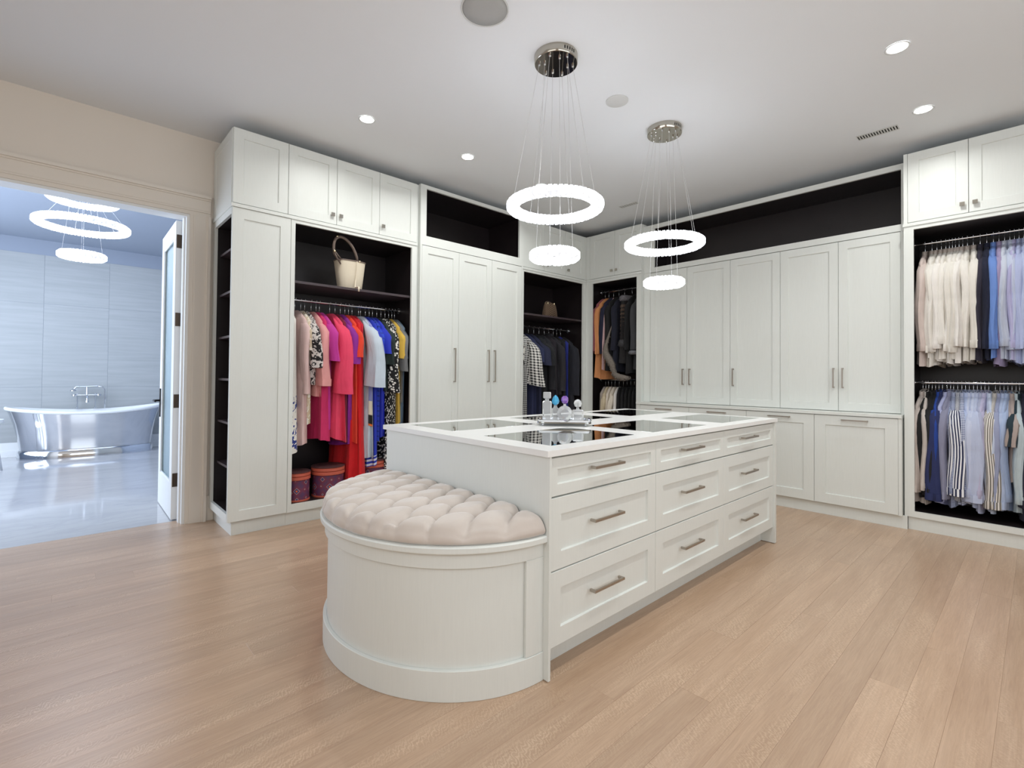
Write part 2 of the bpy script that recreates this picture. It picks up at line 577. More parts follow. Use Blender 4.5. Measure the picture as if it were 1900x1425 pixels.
# ------------------------------------------------------------------ bathroom
BX0, BX1, BY = -2.0, 2.3, 9.9
struct(MB().box(BX0 - .1, BX1 + .1, YB - .008, BY + .1, -.06, .0).build('floor_bathroom', M['marble']), 'glossy white marble bathroom floor')
struct(MB().box(BX0 - .1, BX1 + .1, YB, BY + .1, ZC, ZC + .1).build('ceiling_bathroom', M['bathwall']))
m = MB()
m.box(BX0 - .1, BX0, YB, 5.3, 0, ZC).box(BX0 - .1, BX0, 9.1, BY, 0, ZC).box(BX0 - .1, BX0, 5.3, 9.1, 0, .6).box(BX0 - .1, BX0, 5.3, 9.1, 2.95, ZC)
struct(m.build('wall_bathroom_near', M['bathwall']))
m = MB()
frame_with_hole(Fr('y', BX0 - .08), m, 5.3, 9.1, .6, 2.95, 5.36, 9.04, .66, 2.89, 0, .05)
wf = struct(m.build('window_3', M['wwhite']), 'bathroom window out of view')
MB().box(BX0 - .06, BX0 - .055, 5.36, 9.04, .66, 2.89).build('glass_pane', M['frost'], wf)
struct(MB().box(BX1, BX1 + .1, YB, BY, 0, ZC).build('wall_bathroom_right', M['bathwall']))
bw = struct(MB().box(BX0 - .1, BX1 + .1, BY + .003, BY + .1, 0, ZC).build('wall_bathroom_back', M['bathwall']), 'bathroom end wall with large stone tiles')
rows = [(.2, .985), (.985, 2.2), (2.2, 2.912)]
for r, (z0, z1) in enumerate(rows):
    for c in range(7):
        x0 = -2.365 + .737 * c
        a, b = max(x0, BX0), min(x0 + .737, BX1)
        if b - a < .05:
            continue
        g = .001
        def R(i, yy):
            return [(a + g + i, yy, z0 + g + i), (b - g - i, yy, z0 + g + i), (b - g - i, yy, z1 - g - i), (a + g + i, yy, z1 - g - i)]
        MB().loops([R(0, BY + .0029), R(0, BY + .001), R(.001, BY)], True, True, True).build('tile', M['tile'], bw)
m = MB()
m.box(BX0, BX1, BY - .02, BY + .0, 0, .2).box(BX0, BX1, BY - .03, BY - .02, 0, .085)
struct(m.build('baseboard_bathroom', M['wwhite']))

# open bathroom door, hinged at the right jamb and swung into the bathroom
HX, HY = DX1 - .022, YB + .012
dr = bpy.data.objects.new('door_1', None)
COL.objects.link(dr)
struct(dr, 'white bathroom door with a frosted pane, standing open')
dr.location = (HX, HY, 0)
dr.rotation_euler = (0, 0, radians(-.8))
DW, DT = .78, .044
def dbox(m, y0, y1, z0, z1, x0=-DT, x1=0.):
    m.box(x0, x1, y0, y1, z0, z1)
m = MB()
dbox(m, 0, .115, .008, 2.46); dbox(m, DW - .115, DW, .008, 2.46); dbox(m, .115, DW - .115, .008, .3); dbox(m, .115, DW - .115, 2.33, 2.46)
for x0, x1 in ((-DT + .004, -DT + .012), (-.012, -.004)):
    m.box(x0, x1, .115, .127, .3, 2.33).box(x0, x1, DW - .127, DW - .115, .3, 2.33).box(x0, x1, .127, DW - .127, .3, .312).box(x0, x1, .127, DW - .127, 2.318, 2.33)
m.build('door_frame', M['wwhite'], dr)
MB().box(-DT / 2 - .004, -DT / 2 + .004, .116, DW - .116, .301, 2.329).build('glass_pane', M['frost'], dr)
m = MB()
hinge = None
for z in (2.29, 1.645, .974, .329):
    m = MB()
    m.box(-DT + .006, .0, -.0035, -.0005, z - .055, z + .055)
    m.tube([(.006, -.006, z - .058), (.006, -.006, z + .058)], .007, 8)
    m.box(-.001, .007, -.004, -.0025, z - .05, z + .05)
    m.build('hinge', M['bronze'], dr)
m = MB()
m.box(-DT - .008, -DT, DW - .085, DW - .04, .80, 1.06)
m.tube([(-DT - .006, DW - .062, .95), (-DT - .055, DW - .062, .95)], .010, 8)
m.tube([(-DT - .052, DW - .055, .95), (-DT - .052, DW - .185, .95)], .009, 8)
m.build('lever_handle', M['blackmetal'], dr)

# bathtub
def bathtub():
    t = thing('bathtub', 'polished metal double-ended bathtub with a white rim', 'bathtub', (.37, 9.57, 0))
    cx, cy = .37, 9.52
    def ring(hx, hy, zf, n=56, e=2.6):
        out = []
        for k in range(n):
            a = 2 * pi * k / n
            c, s_ = cos(a), sin(a)
            x = hx * math.copysign(abs(c) ** (2 / e), c)
            yv = hy * math.copysign(abs(s_) ** (2 / e), s_)
            out.append((cx + x, cy + yv, zf(x / .9)))
        return out
    rise = lambda base, amp: (lambda q: base + amp * q * q)
    m = MB()
    m.loops([ring(.735, .275, rise(.12, 0)), ring(.735, .275, rise(.15, 0)), ring(.76, .29, rise(.3, .02)), ring(.80, .305, rise(.46, .05)), ring(.85, .32, rise(.585, .075)), ring(.868, .322, rise(.612, .078))])
    m.build('shell', M['chrome'], t, True)
    m = MB()
    m.loops([ring(.755, .292, rise(0, 0)), ring(.755, .292, rise(.1, 0)), ring(.742, .28, rise(.118, 0)), ring(.70, .25, rise(.12, 0))], True, True, True).build('plinth', M['chrome'], t, True, auto=40)
    m = MB()
    m.loops([ring(.855, .322, rise(.606, .078)), ring(.88, .33, rise(.61, .08)), ring(.888, .336, rise(.628, .082)), ring(.88, .33, rise(.648, .084)), ring(.85, .318, rise(.65, .084)), ring(.83, .30, rise(.63, .08)), ring(.78, .27, rise(.42, .03)), ring(.68, .22, rise(.2, 0)), ring(.3, .1, rise(.18, 0))], True, False, True)
    m.build('rim', M['wwhite'], t, True)['label'] = 'white enamelled rim and inside'
    # deck-mounted tap with hand shower
    f = thing('bath_tap', 'chrome bath tap with hand shower on the far rim of the tub', 'tap', (.32, 9.82, .66))
    m = MB()
    ty = 9.79
    for x in (.235, .44):
        m.lathe([(.022, .66), (.022, .672), (.01, .676), (.01, .86), (.014, .865), (.014, .885)], x, ty, 12)
    m.tube([(.22, ty, .86), (.46, ty, .86)], .014, 10)
    for x in (.20, .48):
        m.lathe([(.008, .845), (.03, .85), (.03, .872), (.008, .877)], x, ty, 10)
    m.build('mixer', M['chrome'], f, True, auto=40)
    m = MB()
    m.tube([(.34, ty, .86), (.34, ty - .05, .855), (.34, ty - .1, .84), (.34, ty - .115, .8), (.34, ty - .115, .77)], .013, 10)
    m.lathe([(.016, .75), (.022, .755), (.02, .78)], .34, ty - .115, 10)
    m.build('spout', M['chrome'], f, True, auto=40)
    m = MB()
    m.tube([(.34, ty, .86), (.34, ty, .99)], .010, 8)
    m.tube([(.24, ty - .02, .985), (.46, ty - .02, .995)], .010, 8)
    m.tube([(.25, ty - .02, .985), (.215, ty - .03, .985), (.19, ty - .04, .95)], .014, 8)
    m.lathe([(.012, .955), (.036, .935), (.036, .925)], .185, ty - .042, 12)
    m.build('hand_shower', M['chrome'], f, True, auto=40)
    m = MB()
    m.tube([(.46, ty - .02, .995), (.52, ty - .02, .985), (.545, ty - .02, .94), (.55, ty - .02, .8), (.55, ty - .01, .66)], .008, 8)
    m.build('hose', M['chrome'], f, True)
bathtub()
def side_table():
    t = thing('side_table', 'small chrome side table cut by the left picture edge beside the tub', 'table', (-.6, 8.6, 0))
    m = MB()
    m.lathe([(.11, .575), (.14, .58), (.145, .6), (.14, .622), (.13, .622)], -.6, 8.6, 24)
    m.build('table_top', M['wwhite'], t, True, auto=40)
    for k in range(3):
        a = 2 * pi * k / 3 + .1
        c, s_ = cos(a), sin(a)
        m = MB()
        m.tube([(-.6 + c * .10, 8.6 + s_ * .10, .575), (-.6 + c * .085, 8.6 + s_ * .085, .4), (-.6 + c * .10, 8.6 + s_ * .10, .22), (-.6 + c * .13, 8.6 + s_ * .13, .0)], .010, 8)
        m.build('leg', M['chrome'], t, True)
    m = MB()
    m.lathe([(.07, .2), (.1, .203), (.1, .212), (.07, .215)], -.6, 8.6, 20)
    m.build('stretcher', M['chrome'], t, True, auto=40)
side_table()

# ------------------------------------------------------------------ left run of cabinets (front plane y = 4.058)
LW = Fr('x', 4.058)
DEP = .590
ZT, ZL, ZU, ZTOP = .105, 2.445, 2.475, 3.04
# end tower with shelves open to the doorway
t = thing('shelf_tower', 'white end tower with narrow dark shelves facing the doorway', 'shelving', (1.14, 4.35, 0))
TW = Fr('y', .932)
shaker(LW, 'front_panel', .932, 1.352, ZT, ZL, t, rail=.078)
m = MB()
frame_with_hole(TW, m, 4.0785, 4.648, ZT, ZL, 4.081, 4.59, .165, 2.395, 0, .02)
m.box(1.335, 1.352, 4.0785, 4.648, ZT, ZL)
m.build('carcass', M['white'], t)
m = MB()
m.box(.953, 1.334, 4.079, 4.0835, .15, 2.41)
m.box(.953, 1.334, 4.6, 4.645, .15, 2.41)
m.box(1.322, 1.334, 4.084, 4.6, .15, 2.41)
m.box(.953, 1.322, 4.084, 4.6, 2.396, 2.41).box(.953, 1.322, 4.084, 4.6, .15, .164)
m.build('dark_lining', M['dark'], t)
for z in (2.171, 1.841, 1.493, 1.157, .819, .482):
    MB().box(.975, 1.321, 4.085, 4.599, z - .009, z + .009).build('shelf', M['shelf'], t)
MB().box(.967, 1.352, 4.092, 4.11, 0, ZT).box(.967, .985, 4.11, 4.648, 0, ZT).build('toe_kick', M['white'], t)

# wardrobe A
t = thing('wardrobe', 'open dark-lined wardrobe holding the bright dresses', 'wardrobe', (1.93, 4.35, 0))
open_unit(LW, t, 1.353, 2.512, ZT, ZL, 1.385, 2.457, .165, 2.418, DEP)
dshelf(LW, t, 1.381, 2.484, .03, DEP - .024, 1.962)
rod(LW, t, 1.381, 2.484, .275, 1.84)
plinth(LW, t, 1.353, 2.512, .034, DEP, ZT)
t = thing('overhead_cabinet', 'four-door overhead cabinet above the bright dresses', 'cabinet', (1.72, 4.35, ZL))
m = MB()
LW.box(m, .932, 2.512, .021, DEP, ZU - .005, ZTOP)
m.build('carcass', M['white'], t)
m = MB()
LW.box(m, .924, 2.513, -.008, DEP, ZL, ZU - .005)
m.build('base_rail', M['white'], t)
for k, (a, b) in enumerate(((.932, 1.326), (1.326, 1.722), (1.722, 2.117), (2.117, 2.512))):
    d_ = shaker(LW, 'door', a, b, ZU, ZTOP, t)
    if k:
        knob(LW, (None, b - .04, a + .03, a + .03)[k], 2.552, d_)
shaker(TW, 'side_panel', 4.079, 4.648, ZU, ZTOP, t, d=-.004, t=.0039, rec=.003)

# wardrobe B: three tall doors, open niche above
t = thing('wardrobe', 'three-door white wardrobe left of the corner', 'wardrobe', (3.22, 4.35, 0))
m = MB()
LW.box(m, 2.536, 3.912, .0, DEP, ZT, ZL + .02)
LW.box(m, 2.536, 2.556, -.02, -.0005, ZT, ZL + .02)
LW.box(m, 3.892, 3.912, -.02, -.0005, ZT, ZL + .02)
m.build('carcass', M['white'], t)
MB().box(2.5125, 2.5355, 4.075, 4.64, ZT, ZTOP).build('filler_strip', M['white'], t)
for k, (a, b) in enumerate(((2.556, 3.0), (3.0, 3.443), (3.443, 3.892))):
    d_ = shaker(LW, 'door', a, b, ZT, ZL + .016, t, d=-.0205)
    handle(LW, (b - .052, b - .05, a + .038)[k], 1.31, .345, d_, d=-.0205)
plinth(LW, t, 2.5125, 3.912, .034, DEP, ZT)
t = thing('overhead_niche', 'open dark niche above the three-door wardrobe', 'shelving', (3.22, 4.35, ZL + .025))
open_unit(LW, t, 2.536, 3.912, ZL + .0205, 3.05, 2.603, 3.852, 2.555, 3.015, DEP, d=-.02)

# wardrobe C in the corner
t = thing('wardrobe', 'open dark-lined wardrobe holding the black clothes', 'wardrobe', (4.5, 4.35, 0))
open_unit(LW, t, 3.913, 5.0885, ZT, ZL, 3.947, 5.03, .165, 2.42, DEP)
dshelf(LW, t, 3.941, 5.06, .03, DEP - .024, 1.947)
rod(LW, t, 3.941, 5.06, .275, 1.82)
plinth(LW, t, 3.913, 5.0885, .034, DEP, ZT)
t = thing('overhead_cabinet', 'three-door overhead cabinet above the black clothes', 'cabinet', (4.5, 4.35, ZL))
m = MB()
LW.box(m, 3.913, 5.0885, .021, DEP, ZU - .005, ZTOP)
m.build('carcass', M['white'], t)
LW.box(MB(), 3.913, 5.082, -.008, DEP, ZL, ZU - .005).build('base_rail', M['white'], t)
for k, (a, b) in enumerate(((3.913, 4.29), (4.29, 4.68), (4.68, 5.06))):
    d_ = shaker(LW, 'door', a, b, ZU, ZTOP, t)
    knob(LW, (b - .035, a + .035, a + .035)[k], 2.548, d_)
LW.box(MB(), 5.0605, 5.0885, .0, .0205, ZU, ZTOP).build('filler_strip', M['white'], t)

# ------------------------------------------------------------------ right run (fronts face -x)
RD = Fr('y', 5.09)
DR = XR - .008 - 5.09
t = thing('wardrobe', 'open dark-lined wardrobe with coats in the corner', 'wardrobe', (5.35, 3.64, 0))
open_unit(RD, t, 3.227, 4.0577, ZT, ZL, 3.29, 3.956, .165, 2.414, DR)
rod(RD, t, 3.255, 4.02, .28, 2.338)
rod(RD, t, 3.255, 4.02, .28, 1.17)
plinth(RD, t, 3.227, 4.0577, .034, DR, ZT)
t = thing('overhead_cabinet', 'two-door overhead cabinet above the corner coats', 'cabinet', (5.35, 3.64, ZL))
m = MB()
RD.box(m, 3.227, 4.0577, .021, DR, ZU - .005, ZTOP)
m.build('carcass', M['white'], t)
RD.box(MB(), 3.222, 4.048, -.008, DR, ZL, ZU - .005).build('base_rail', M['white'], t)
for k, (a, b) in enumerate(((3.227, 3.612), (3.612, 4.0))):
    d_ = shaker(RD, 'door', a, b, ZU, ZTOP, t)
    knob(RD, (b - .035, a + .035)[k], 2.54, d_)
RD.box(MB(), 4.0005, 4.0577, .0, .0205, ZU, ZTOP).build('filler_strip', M['white'], t)

RE = Fr('y', 5.15)
DE = XR - .008 - 5.15
t = thing('wall_cupboard', 'five-door white cupboard standing on the low hamper run', 'cabinet', (5.4, 2.0, .915))
m = MB()
RE.box(m, .748, 3.2265, .021, DE, .915, ZL)
RE.box(m, .748, .783, .0, .0205, .915, ZL)
RE.box(m, 3.14, 3.2265, .0, .0205, .915, ZL)
m.build('carcass', M['white'], t)
BD = (.783, 1.23, 1.714, 2.198, 2.679, 3.14)
for k in range(5):
    d_ = shaker(RE, 'door', BD[k], BD[k + 1], .918, ZL - .004, t)
    handle(RE, (BD[1] - .035, BD[1] + .035, BD[3] - .035, BD[4] - .04, BD[4] + .04)[k], 1.213, .18, d_)
t = thing('overhead_niche', 'long open dark niche above the five-door cupboard', 'shelving', (5.4, 2.0, ZL))
open_unit(RE, t, .748, 3.2265, ZL + .001, 3.012, .779, 3.09, 2.503, 2.965, DE)
RH = Fr('y', 5.0)
t = thing('hamper_cabinet', 'low white run of four tilt-out hampers under the worktop', 'cabinet', (5.3, 2.0, 0))
m = MB()
RH.box(m, .757, 3.2265, .021, XR - .008 - 5.0, ZT, .889)
RH.box(m, .757, .78, .0, .0205, ZT, .889)
RH.box(m, 3.18, 3.2265, .0, .0205, ZT, .889)
m.build('carcass', M['white'], t)
HB = (.78, 1.381, 1.974, 2.575, 3.18)
for k in range(4):
    d_ = shaker(RH, 'hamper_door', HB[k], HB[k + 1], ZT, .886, t, rail=.085)
    handle(RH, (HB[k] + HB[k + 1]) / 2 - .005, .85, .19, d_, vertical=False)
plinth(RH, t, .728, 3.2265, .034, .6, ZT)
tag(RH.box(MB(), .755, 3.2265, -.012, .17, .8895, .9145).build('ledge_top', M['white'], loc=(5.08, 2, .8895)), 'thin white ledge running along the top of the hampers', 'worktop')

RF = Fr('y', 5.04)
DF = XR - .008 - 5.04
FU0, FU1 = -.06, .7465
t = thing('wardrobe', 'open dark-lined wardrobe with two rods of shirts', 'wardrobe', (5.34, .34, 0))
open_unit(RF, t, FU0, FU1, ZT, ZL, .0, .684, .15, 2.416, DF)
rod(RF, t, FU0 + .028, FU1 - .028, .29, 2.345)
rod(RF, t, FU0 + .028, FU1 - .028, .29, 1.18)
plinth(RF, t, FU0, .726, .022, DF, ZT)
t = thing('overhead_cabinet', 'two-door overhead cabinet above the shirts', 'cabinet', (5.34, .34, ZL))
m = MB()
RF.box(m, FU0, FU1, .021, DF, ZU - .005, ZTOP)
RF.box(m, .722, FU1, 0, .0205, ZU - .005, ZTOP)
m.build('carcass', M['white'], t)
RF.box(MB(), FU0, FU1 + .006, -.008, DF, ZL, ZU - .005).build('base_rail', M['white'], t)
for k, (a, b) in enumerate(((FU0, .357), (.357, .722))):
    d_ = shaker(RF, 'door', a, b, ZU, ZTOP, t)
    knob(RF, (b - .037, a + .035)[k], 2.543, d_)

# ------------------------------------------------------------------ island
IX0, IX1, IY0, IY1 = 1.433, 3.882, 1.33, 2.622
IF = Fr('x', IY0)
t = thing('island', 'white dressing island with nine drawers and mirrored top panels', 'island', (2.65, 1.97, 0))
m = MB()
m.box(IX0, IX0 + .012, IY0 - .012, IY1, 0.004, .884)
m.box(IX1 - .03, IX1, IY0 - .012, IY1, 0.004, .884)
m.box(IX0 + .012, IX1 - .03, IY0 + .021, IY1, .112, .884)
m.box(IX0 + .012, IX1 - .03, IY0 + .085, IY1 - .06, 0.0, .112)
m.build('carcass', M['white'], t)
CX = (IX0 + .0125, 2.241, 3.031, IX1 - .0305)
RZ = ((.116, .419), (.421, .715), (.719, .876))
for c in range(3):
    for r in range(3):
        d_ = shaker(IF, 'drawer', CX[c], CX[c + 1], RZ[r][0], RZ[r][1], t, rail=(.07, .07, .046)[r], rec=.011)
        handle(IF, (1.815, 2.606, 3.394)[c], (.281, .583, .812)[r], .22, d_, vertical=False)
# countertop frame with six inset mirrors
PX = ((1.54, 2.17), (2.34, 2.97), (3.19, 3.82))
PY = ((1.41, 1.86), (2.11, 2.54))
m = MB()
xs = [1.417] + [v for p in PX for v in p] + [3.898]
ys = [1.314] + [v for p in PY for v in p] + [2.6385]
for i in range(7):
    for j in range(5):
        if i % 2 and j % 2:
            m.box(xs[i], xs[i + 1], ys[j], ys[j + 1], .885, .9)
        else:
            m.box(xs[i], xs[i + 1], ys[j], ys[j + 1], .885, .91)
bm_ = m.build('countertop', M['quartz'], t)
bm = bmesh.new()
bm.from_mesh(bm_.data)
bmesh.ops.remove_doubles(bm, verts=bm.verts, dist=1e-5)
# drop the doubled inner walls between equal-height blocks
bad = [f for f in bm.faces if abs(f.normal.z) < .5 and sum(1 for g in bm.faces if set(v.index for v in g.verts) == set(v.index for v in f.verts)) > 1]
bmesh.ops.delete(bm, geom=bad, context='FACES')
bmesh.ops.recalc_face_normals(bm, faces=bm.faces)
bm.to_mesh(bm_.data)
bm.free()
for a, b in PX:
    for c, d in PY:
        def R(i, zz):
            return [(a + .001 + i, c + .001 + i, zz), (b - .001 - i, c + .001 + i, zz), (b - .001 - i, d - .001 - i, zz), (a + .001 + i, d - .001 - i, zz)]
        MB().loops([R(0, .9003), R(0, .9085), R(.0015, .91)], True, True, True).build('mirror_panel', M['mirror'], t)

# half-oval tufted bench against the island end
BCX, BCY, BA, BB = 1.4325, 1.98, .567, .632
def el(a, b, ph, z, o=0.):
    return (BCX - (a + o) * sin(ph), BCY - (b + o) * cos(ph), z)
def half(o, z, n=72, a0=0., a1=pi):
    return [el(BA, BB, a0 + (a1 - a0) * k / n, z, o) for k in range(n + 1)]
t = thing('bench', 'half-oval white bench with a tufted taupe seat against the island', 'bench', (1.2, 1.98, 0))
m = MB()
def solid(o, z0, z1, a0=0., a1=pi, oi=-.05, n=72):
    """curved board following the oval, closed"""
    L = []
    for k in range(n + 1):
        ph = a0 + (a1 - a0) * k / n
        L.append([el(BA, BB, ph, z0, oi), el(BA, BB, ph, z0, o - .0015), el(BA, BB, ph, z0 + .0015, o), el(BA, BB, ph, z1 - .0015, o), el(BA, BB, ph, z1, o - .0015), el(BA, BB, ph, z1, oi)])
    m.loops(L, True, True, True)
solid(-.014, .1, .545)
m.build('core', M['white'], t, True, auto=35)
m = MB()
solid(.003, .0, .113, oi=-.013)
m.build('base_band', M['white'], t, True, auto=35)
m = MB()
solid(0., .487, .5445, oi=-.013)
solid(0., .1135, .4865, 0, .155, oi=-.013, n=8)
solid(0., .1135, .4865, pi - .155, pi, oi=-.013, n=8)
m.build('panel_frame', M['white'], t, True, auto=35)
m = MB()
L = [half(.0, .546), half(.018, .546), half(.021, .55), half(.021, .568), half(.016, .573), half(.004, .574)]
L = [[(p[0], p[1], p[2]) for p in l] for l in L]
m.loops(L, False)
m.f.append(tuple(5 * 73 + j for j in range(73)))
m.f.append(tuple(j for j in range(73)))
for i in range(5):
    pass
m.f.append(tuple(i * 73 for i in range(6)))
m.f.append(tuple(i * 73 + 72 for i in range(6)))
m.f.append((0, 72, 5 * 73 + 72, 5 * 73))
m.build('seat_board', M['white'], t, True, auto=35)
# cushion
SX, SY = .134, .0735         # half-diamond pitches
def pil(x, yv):
    p = (x - BCX + .0485) / (2 * SX)
    q = (yv - 1.895) / (2 * SY)
    return abs(sin(pi * (p + q)) * sin(pi * (p - q)))
def pitf(x, yv):
    p = (x - BCX + .0485) / (2 * SX)
    q = (yv - 1.895) / (2 * SY)
    return math.exp(-(sin(pi * (p + q)) ** 2 + sin(pi * (p - q)) ** 2) * 5.5)
N, NR = 200, 64
z0c, Hc = .575, .078
pts = []
m = MB()
L = []
for i in range(NR + 1):
    r = (i / NR) ** .8 if i else .0
    row = []
    for k in range(N + 1):
        ph = pi * k / N
        x, yv, _ = el(BA * r, BB * r, ph, 0)
        x = BCX - .006 - (BCX - x) * .99
        edge = (1 - r ** 6) ** .5 if r < 1 else 0
        back = min(1, max(0, (BCX - .006 - x) / .05))
        eb = math.sqrt(max(0, 1 - (1 - back) ** 2))
        h = pil(x, yv)
        top = .046 + .036 * (1 - (1 - min(1, h * 1.3)) ** 3) - .026 * pitf(x, yv)
        z = z0c + .02 + top * (.55 + .45 * edge) * (.72 + .28 * eb)
        row.append((x, yv, z))
    L.append(row)
# rolled side below the edge
for sidx, (f, zf) in enumerate(((.35, .82), (.75, .6), (1., .38), (.85, .18), (.3, .0))):
    row = []
    for k in range(N + 1):
        ph = pi * k / N
        x, yv, _ = el(BA * .99, BB * .99, ph, 0)
        h = pil(x, yv) ** .45
        o = .004 + .02 * f * (.45 + .55 * h)
        x, yv, _ = el(BA, BB, ph, 0, o - .006)
        ztop = L[NR][k][2]
        row.append((min(x, BCX - .004), yv, z0c + (ztop - z0c) * zf))
    L.append(row)
m.loops(L, False)
nL = len(L)
m.f.append(tuple((nL - 1) * (N + 1) + k for k in range(N + 1)))
m.build('seat_cushion', M['velvet'], t, True)
bt = None
for ip in range(-6, 12):
    for iq in range(-12, 13):
        if (ip + iq) % 2:
            continue
        x, yv = BCX - .0485 - ip * SX, 1.895 + iq * SY
        e_ = ((BCX - x) / BA) ** 2 + ((yv - BCY) / BB) ** 2
        if x > BCX - .03 or e_ > .84:
            continue
        if bt is None:
            bt = MB().lathe([(.002, .012), (.007, .0105), (.0105, .006), (.0105, 0)], 0, 0, 10).build('button', M['button'], t, True)
            b_ = bt
        else:
            b_ = inst(bt, t, (0, 0, 0))
        o_ = Vector(ORG[t.name])
        b_.location = Vector((x, yv, z0c + .036)) - o_

# ------------------------------------------------------------------ chandeliers and ceiling fittings
def crystal_mesh(w, h, dpt):
    m = MB()
    a = .6
    m.loops([[(-w * a, -dpt * a, -h), (w * a, -dpt * a, -h), (w * a, dpt * a, -h), (-w * a, dpt * a, -h)],
             [(-w, -dpt, -h * .55), (w, -dpt, -h * .55), (w, dpt, -h * .55), (-w, dpt, -h * .55)],
             [(-w, -dpt, h * .55), (w, -dpt, h * .55), (w, dpt, h * .55), (-w, dpt, h * .55)],
             [(-w * a, -dpt * a, h), (w * a, -dpt * a, h), (w * a, dpt * a, h), (-w * a, dpt * a, h)]], True, True, True)
    return m
CR = None
def chandelier(label, x, y, zc, rings, canopy_r, power):
    global CR
    t = thing('chandelier', label, 'chandelier', (x, y, zc), 'ring chandeliers')
    o_ = Vector((x, y, zc))
    m = MB()
    m.lathe([(canopy_r, zc), (canopy_r, zc - .045), (canopy_r - .004, zc - .05), (.01, zc - .05)], x, y, 40)
    can = m.build('canopy', M['polnickel'], t, True, auto=40)
    m = MB()
    for k in range(5):
        a = radians(222) + (k - 2) * .13 + radians(38)
        p = Vector((x + canopy_r * cos(a), y + canopy_r * sin(a), zc - .022))
        n_ = Vector((cos(a), sin(a), 0))
        tt = Vector((-sin(a), cos(a), 0))
        q = [p + n_ * .0006 + tt * s1 * .0035 + Vector((0, 0, s2 * .009)) for s1, s2 in ((-1, -1), (1, -1), (1, 1), (-1, 1))]
        m.loops([q, [v - n_ * .004 for v in q]], True, True, True)
    m.build('vent_slot', M['slot'], can)
    nw = 0
    for ri, (R, z, wd, hh, nwire) in enumerate(rings):
        Rm = R - wd
        m = MB()
        n = 72
        L = []
        for k in range(n + 1):
            a = 2 * pi * k / n
            L.append([(x + (Rm + dx) * cos(a), y + (Rm + dx) * sin(a), z + dz) for dx, dz in ((-wd * .55, -hh * .5), (wd * .55, -hh * .5), (wd * .55, hh * .5), (-wd * .55, hh * .5))])
        m.loops(L, True)
        ring = m.build('light_ring', M['led'], t, True, auto=40)
        cnt = int(2 * pi * R / .0305)
        for k in range(cnt):
            a = 2 * pi * (k + .5) / cnt
            if CR is None:
                c = CR = crystal_mesh(1, 1, 1).build('crystal', M['crystal'], ring)
                ORG[c.name] = (0, 0, 0)
                me = CR.data
                for v in me.vertices:
                    v.co = v.co + o_
            else:
                c = CR.copy()
                COL.objects.link(c)
                c.parent = ring
            c.location = Vector((x + Rm * cos(a), y + Rm * sin(a), z)) - o_
            c.rotation_euler = (0, 0, a)
            c.scale = (wd * (.98 + .05 * random.random()), .0146 * R / (R - wd * .5) * .9, hh * (.97 + .06 * random.random()))
        for k in range(nwire):
            a = 2 * pi * (k + .35 + ri * .3) / nwire
            rc = canopy_r * (.78 if ri == 0 else .55)
            m = MB()
            top = (x + rc * cos(a), y + rc * sin(a), zc - .05)
            m.tube([top, (x + Rm * cos(a), y + Rm * sin(a), z + hh * .6)], .0011, 5)
            m.build('cable', M['cable'], t)
            MB().lathe([(.006, zc - .065), (.007, zc - .056), (.007, zc - .0502)], top[0], top[1], 8).build('cable_grip', M['chrome'], t)
        if power:
            l = bpy.data.lights.new('chandelier_glow', 'POINT')
            l.energy = power * R
            l.color = (.93, .96, 1)
            l.shadow_soft_size = R * .5
            lo = bpy.data.objects.new('chandelier_glow', l)
            COL.objects.link(lo)
            lo.location = (x, y, z)
chandelier('crystal two-ring chandelier nearest the bench end of the island', 2.17, 1.97, ZC, ((.289, 2.223, .036, .027, 6), (.15, 1.925, .036, .03, 4)), .13, 0)
chandelier('crystal two-ring chandelier over the far end of the island', 3.418, 1.967, ZC, ((.298, 2.233, .036, .027, 6), (.153, 1.933, .036, .03, 4)), .13, 0)
chandelier('crystal three-ring chandelier hanging in the bathroom', .17, 6.6, ZC, ((.29, 2.955, .035, .03, 6), (.385, 2.69, .037, .031, 6), (.195, 2.382, .037, .033, 4)), .15, 0)

dl = None
NAMES = ['round recessed downlight nearest the picture right top', 'round recessed downlight above the white ceiling vent', 'round recessed downlight above the bright dresses', 'round recessed downlight above the three-door wardrobe', 'round recessed downlight hidden behind the nearer chandelier ring']
for (x, y), lab in zip(DOWNLIGHTS, NAMES):
    t = thing('downlight', lab, 'light', (x, y, ZC), 'recessed downlights')
    m = MB()
    m.loops([[(x + r * cos(2 * pi * k / 28), y + r * sin(2 * pi * k / 28), z) for k in range(28)] for r, z in ((.058, ZC - .0005), (.062, ZC - .004), (.056, ZC - .005), (.05, ZC - .0035))], True)
    m.build('bezel', M['wwhite'], t, True)
    MB().lathe([(.05, ZC - .001), (.05, ZC - .0035)], x, y, 28).build('lens', M['lens'], t)
    area('downlight_beam', (x, y, ZC - .008), (x, y, 0), .1, DOWN_W, (.97, .98, .95), shape='DISK', spread=radians(150))
for x, y in ((1.68, .55), (2.6, .55)):
    area('downlight_beam', (x, y, ZC - .008), (x, y, 0), .1, DOWN_W, (.97, .98, .95), shape='DISK', spread=radians(150))

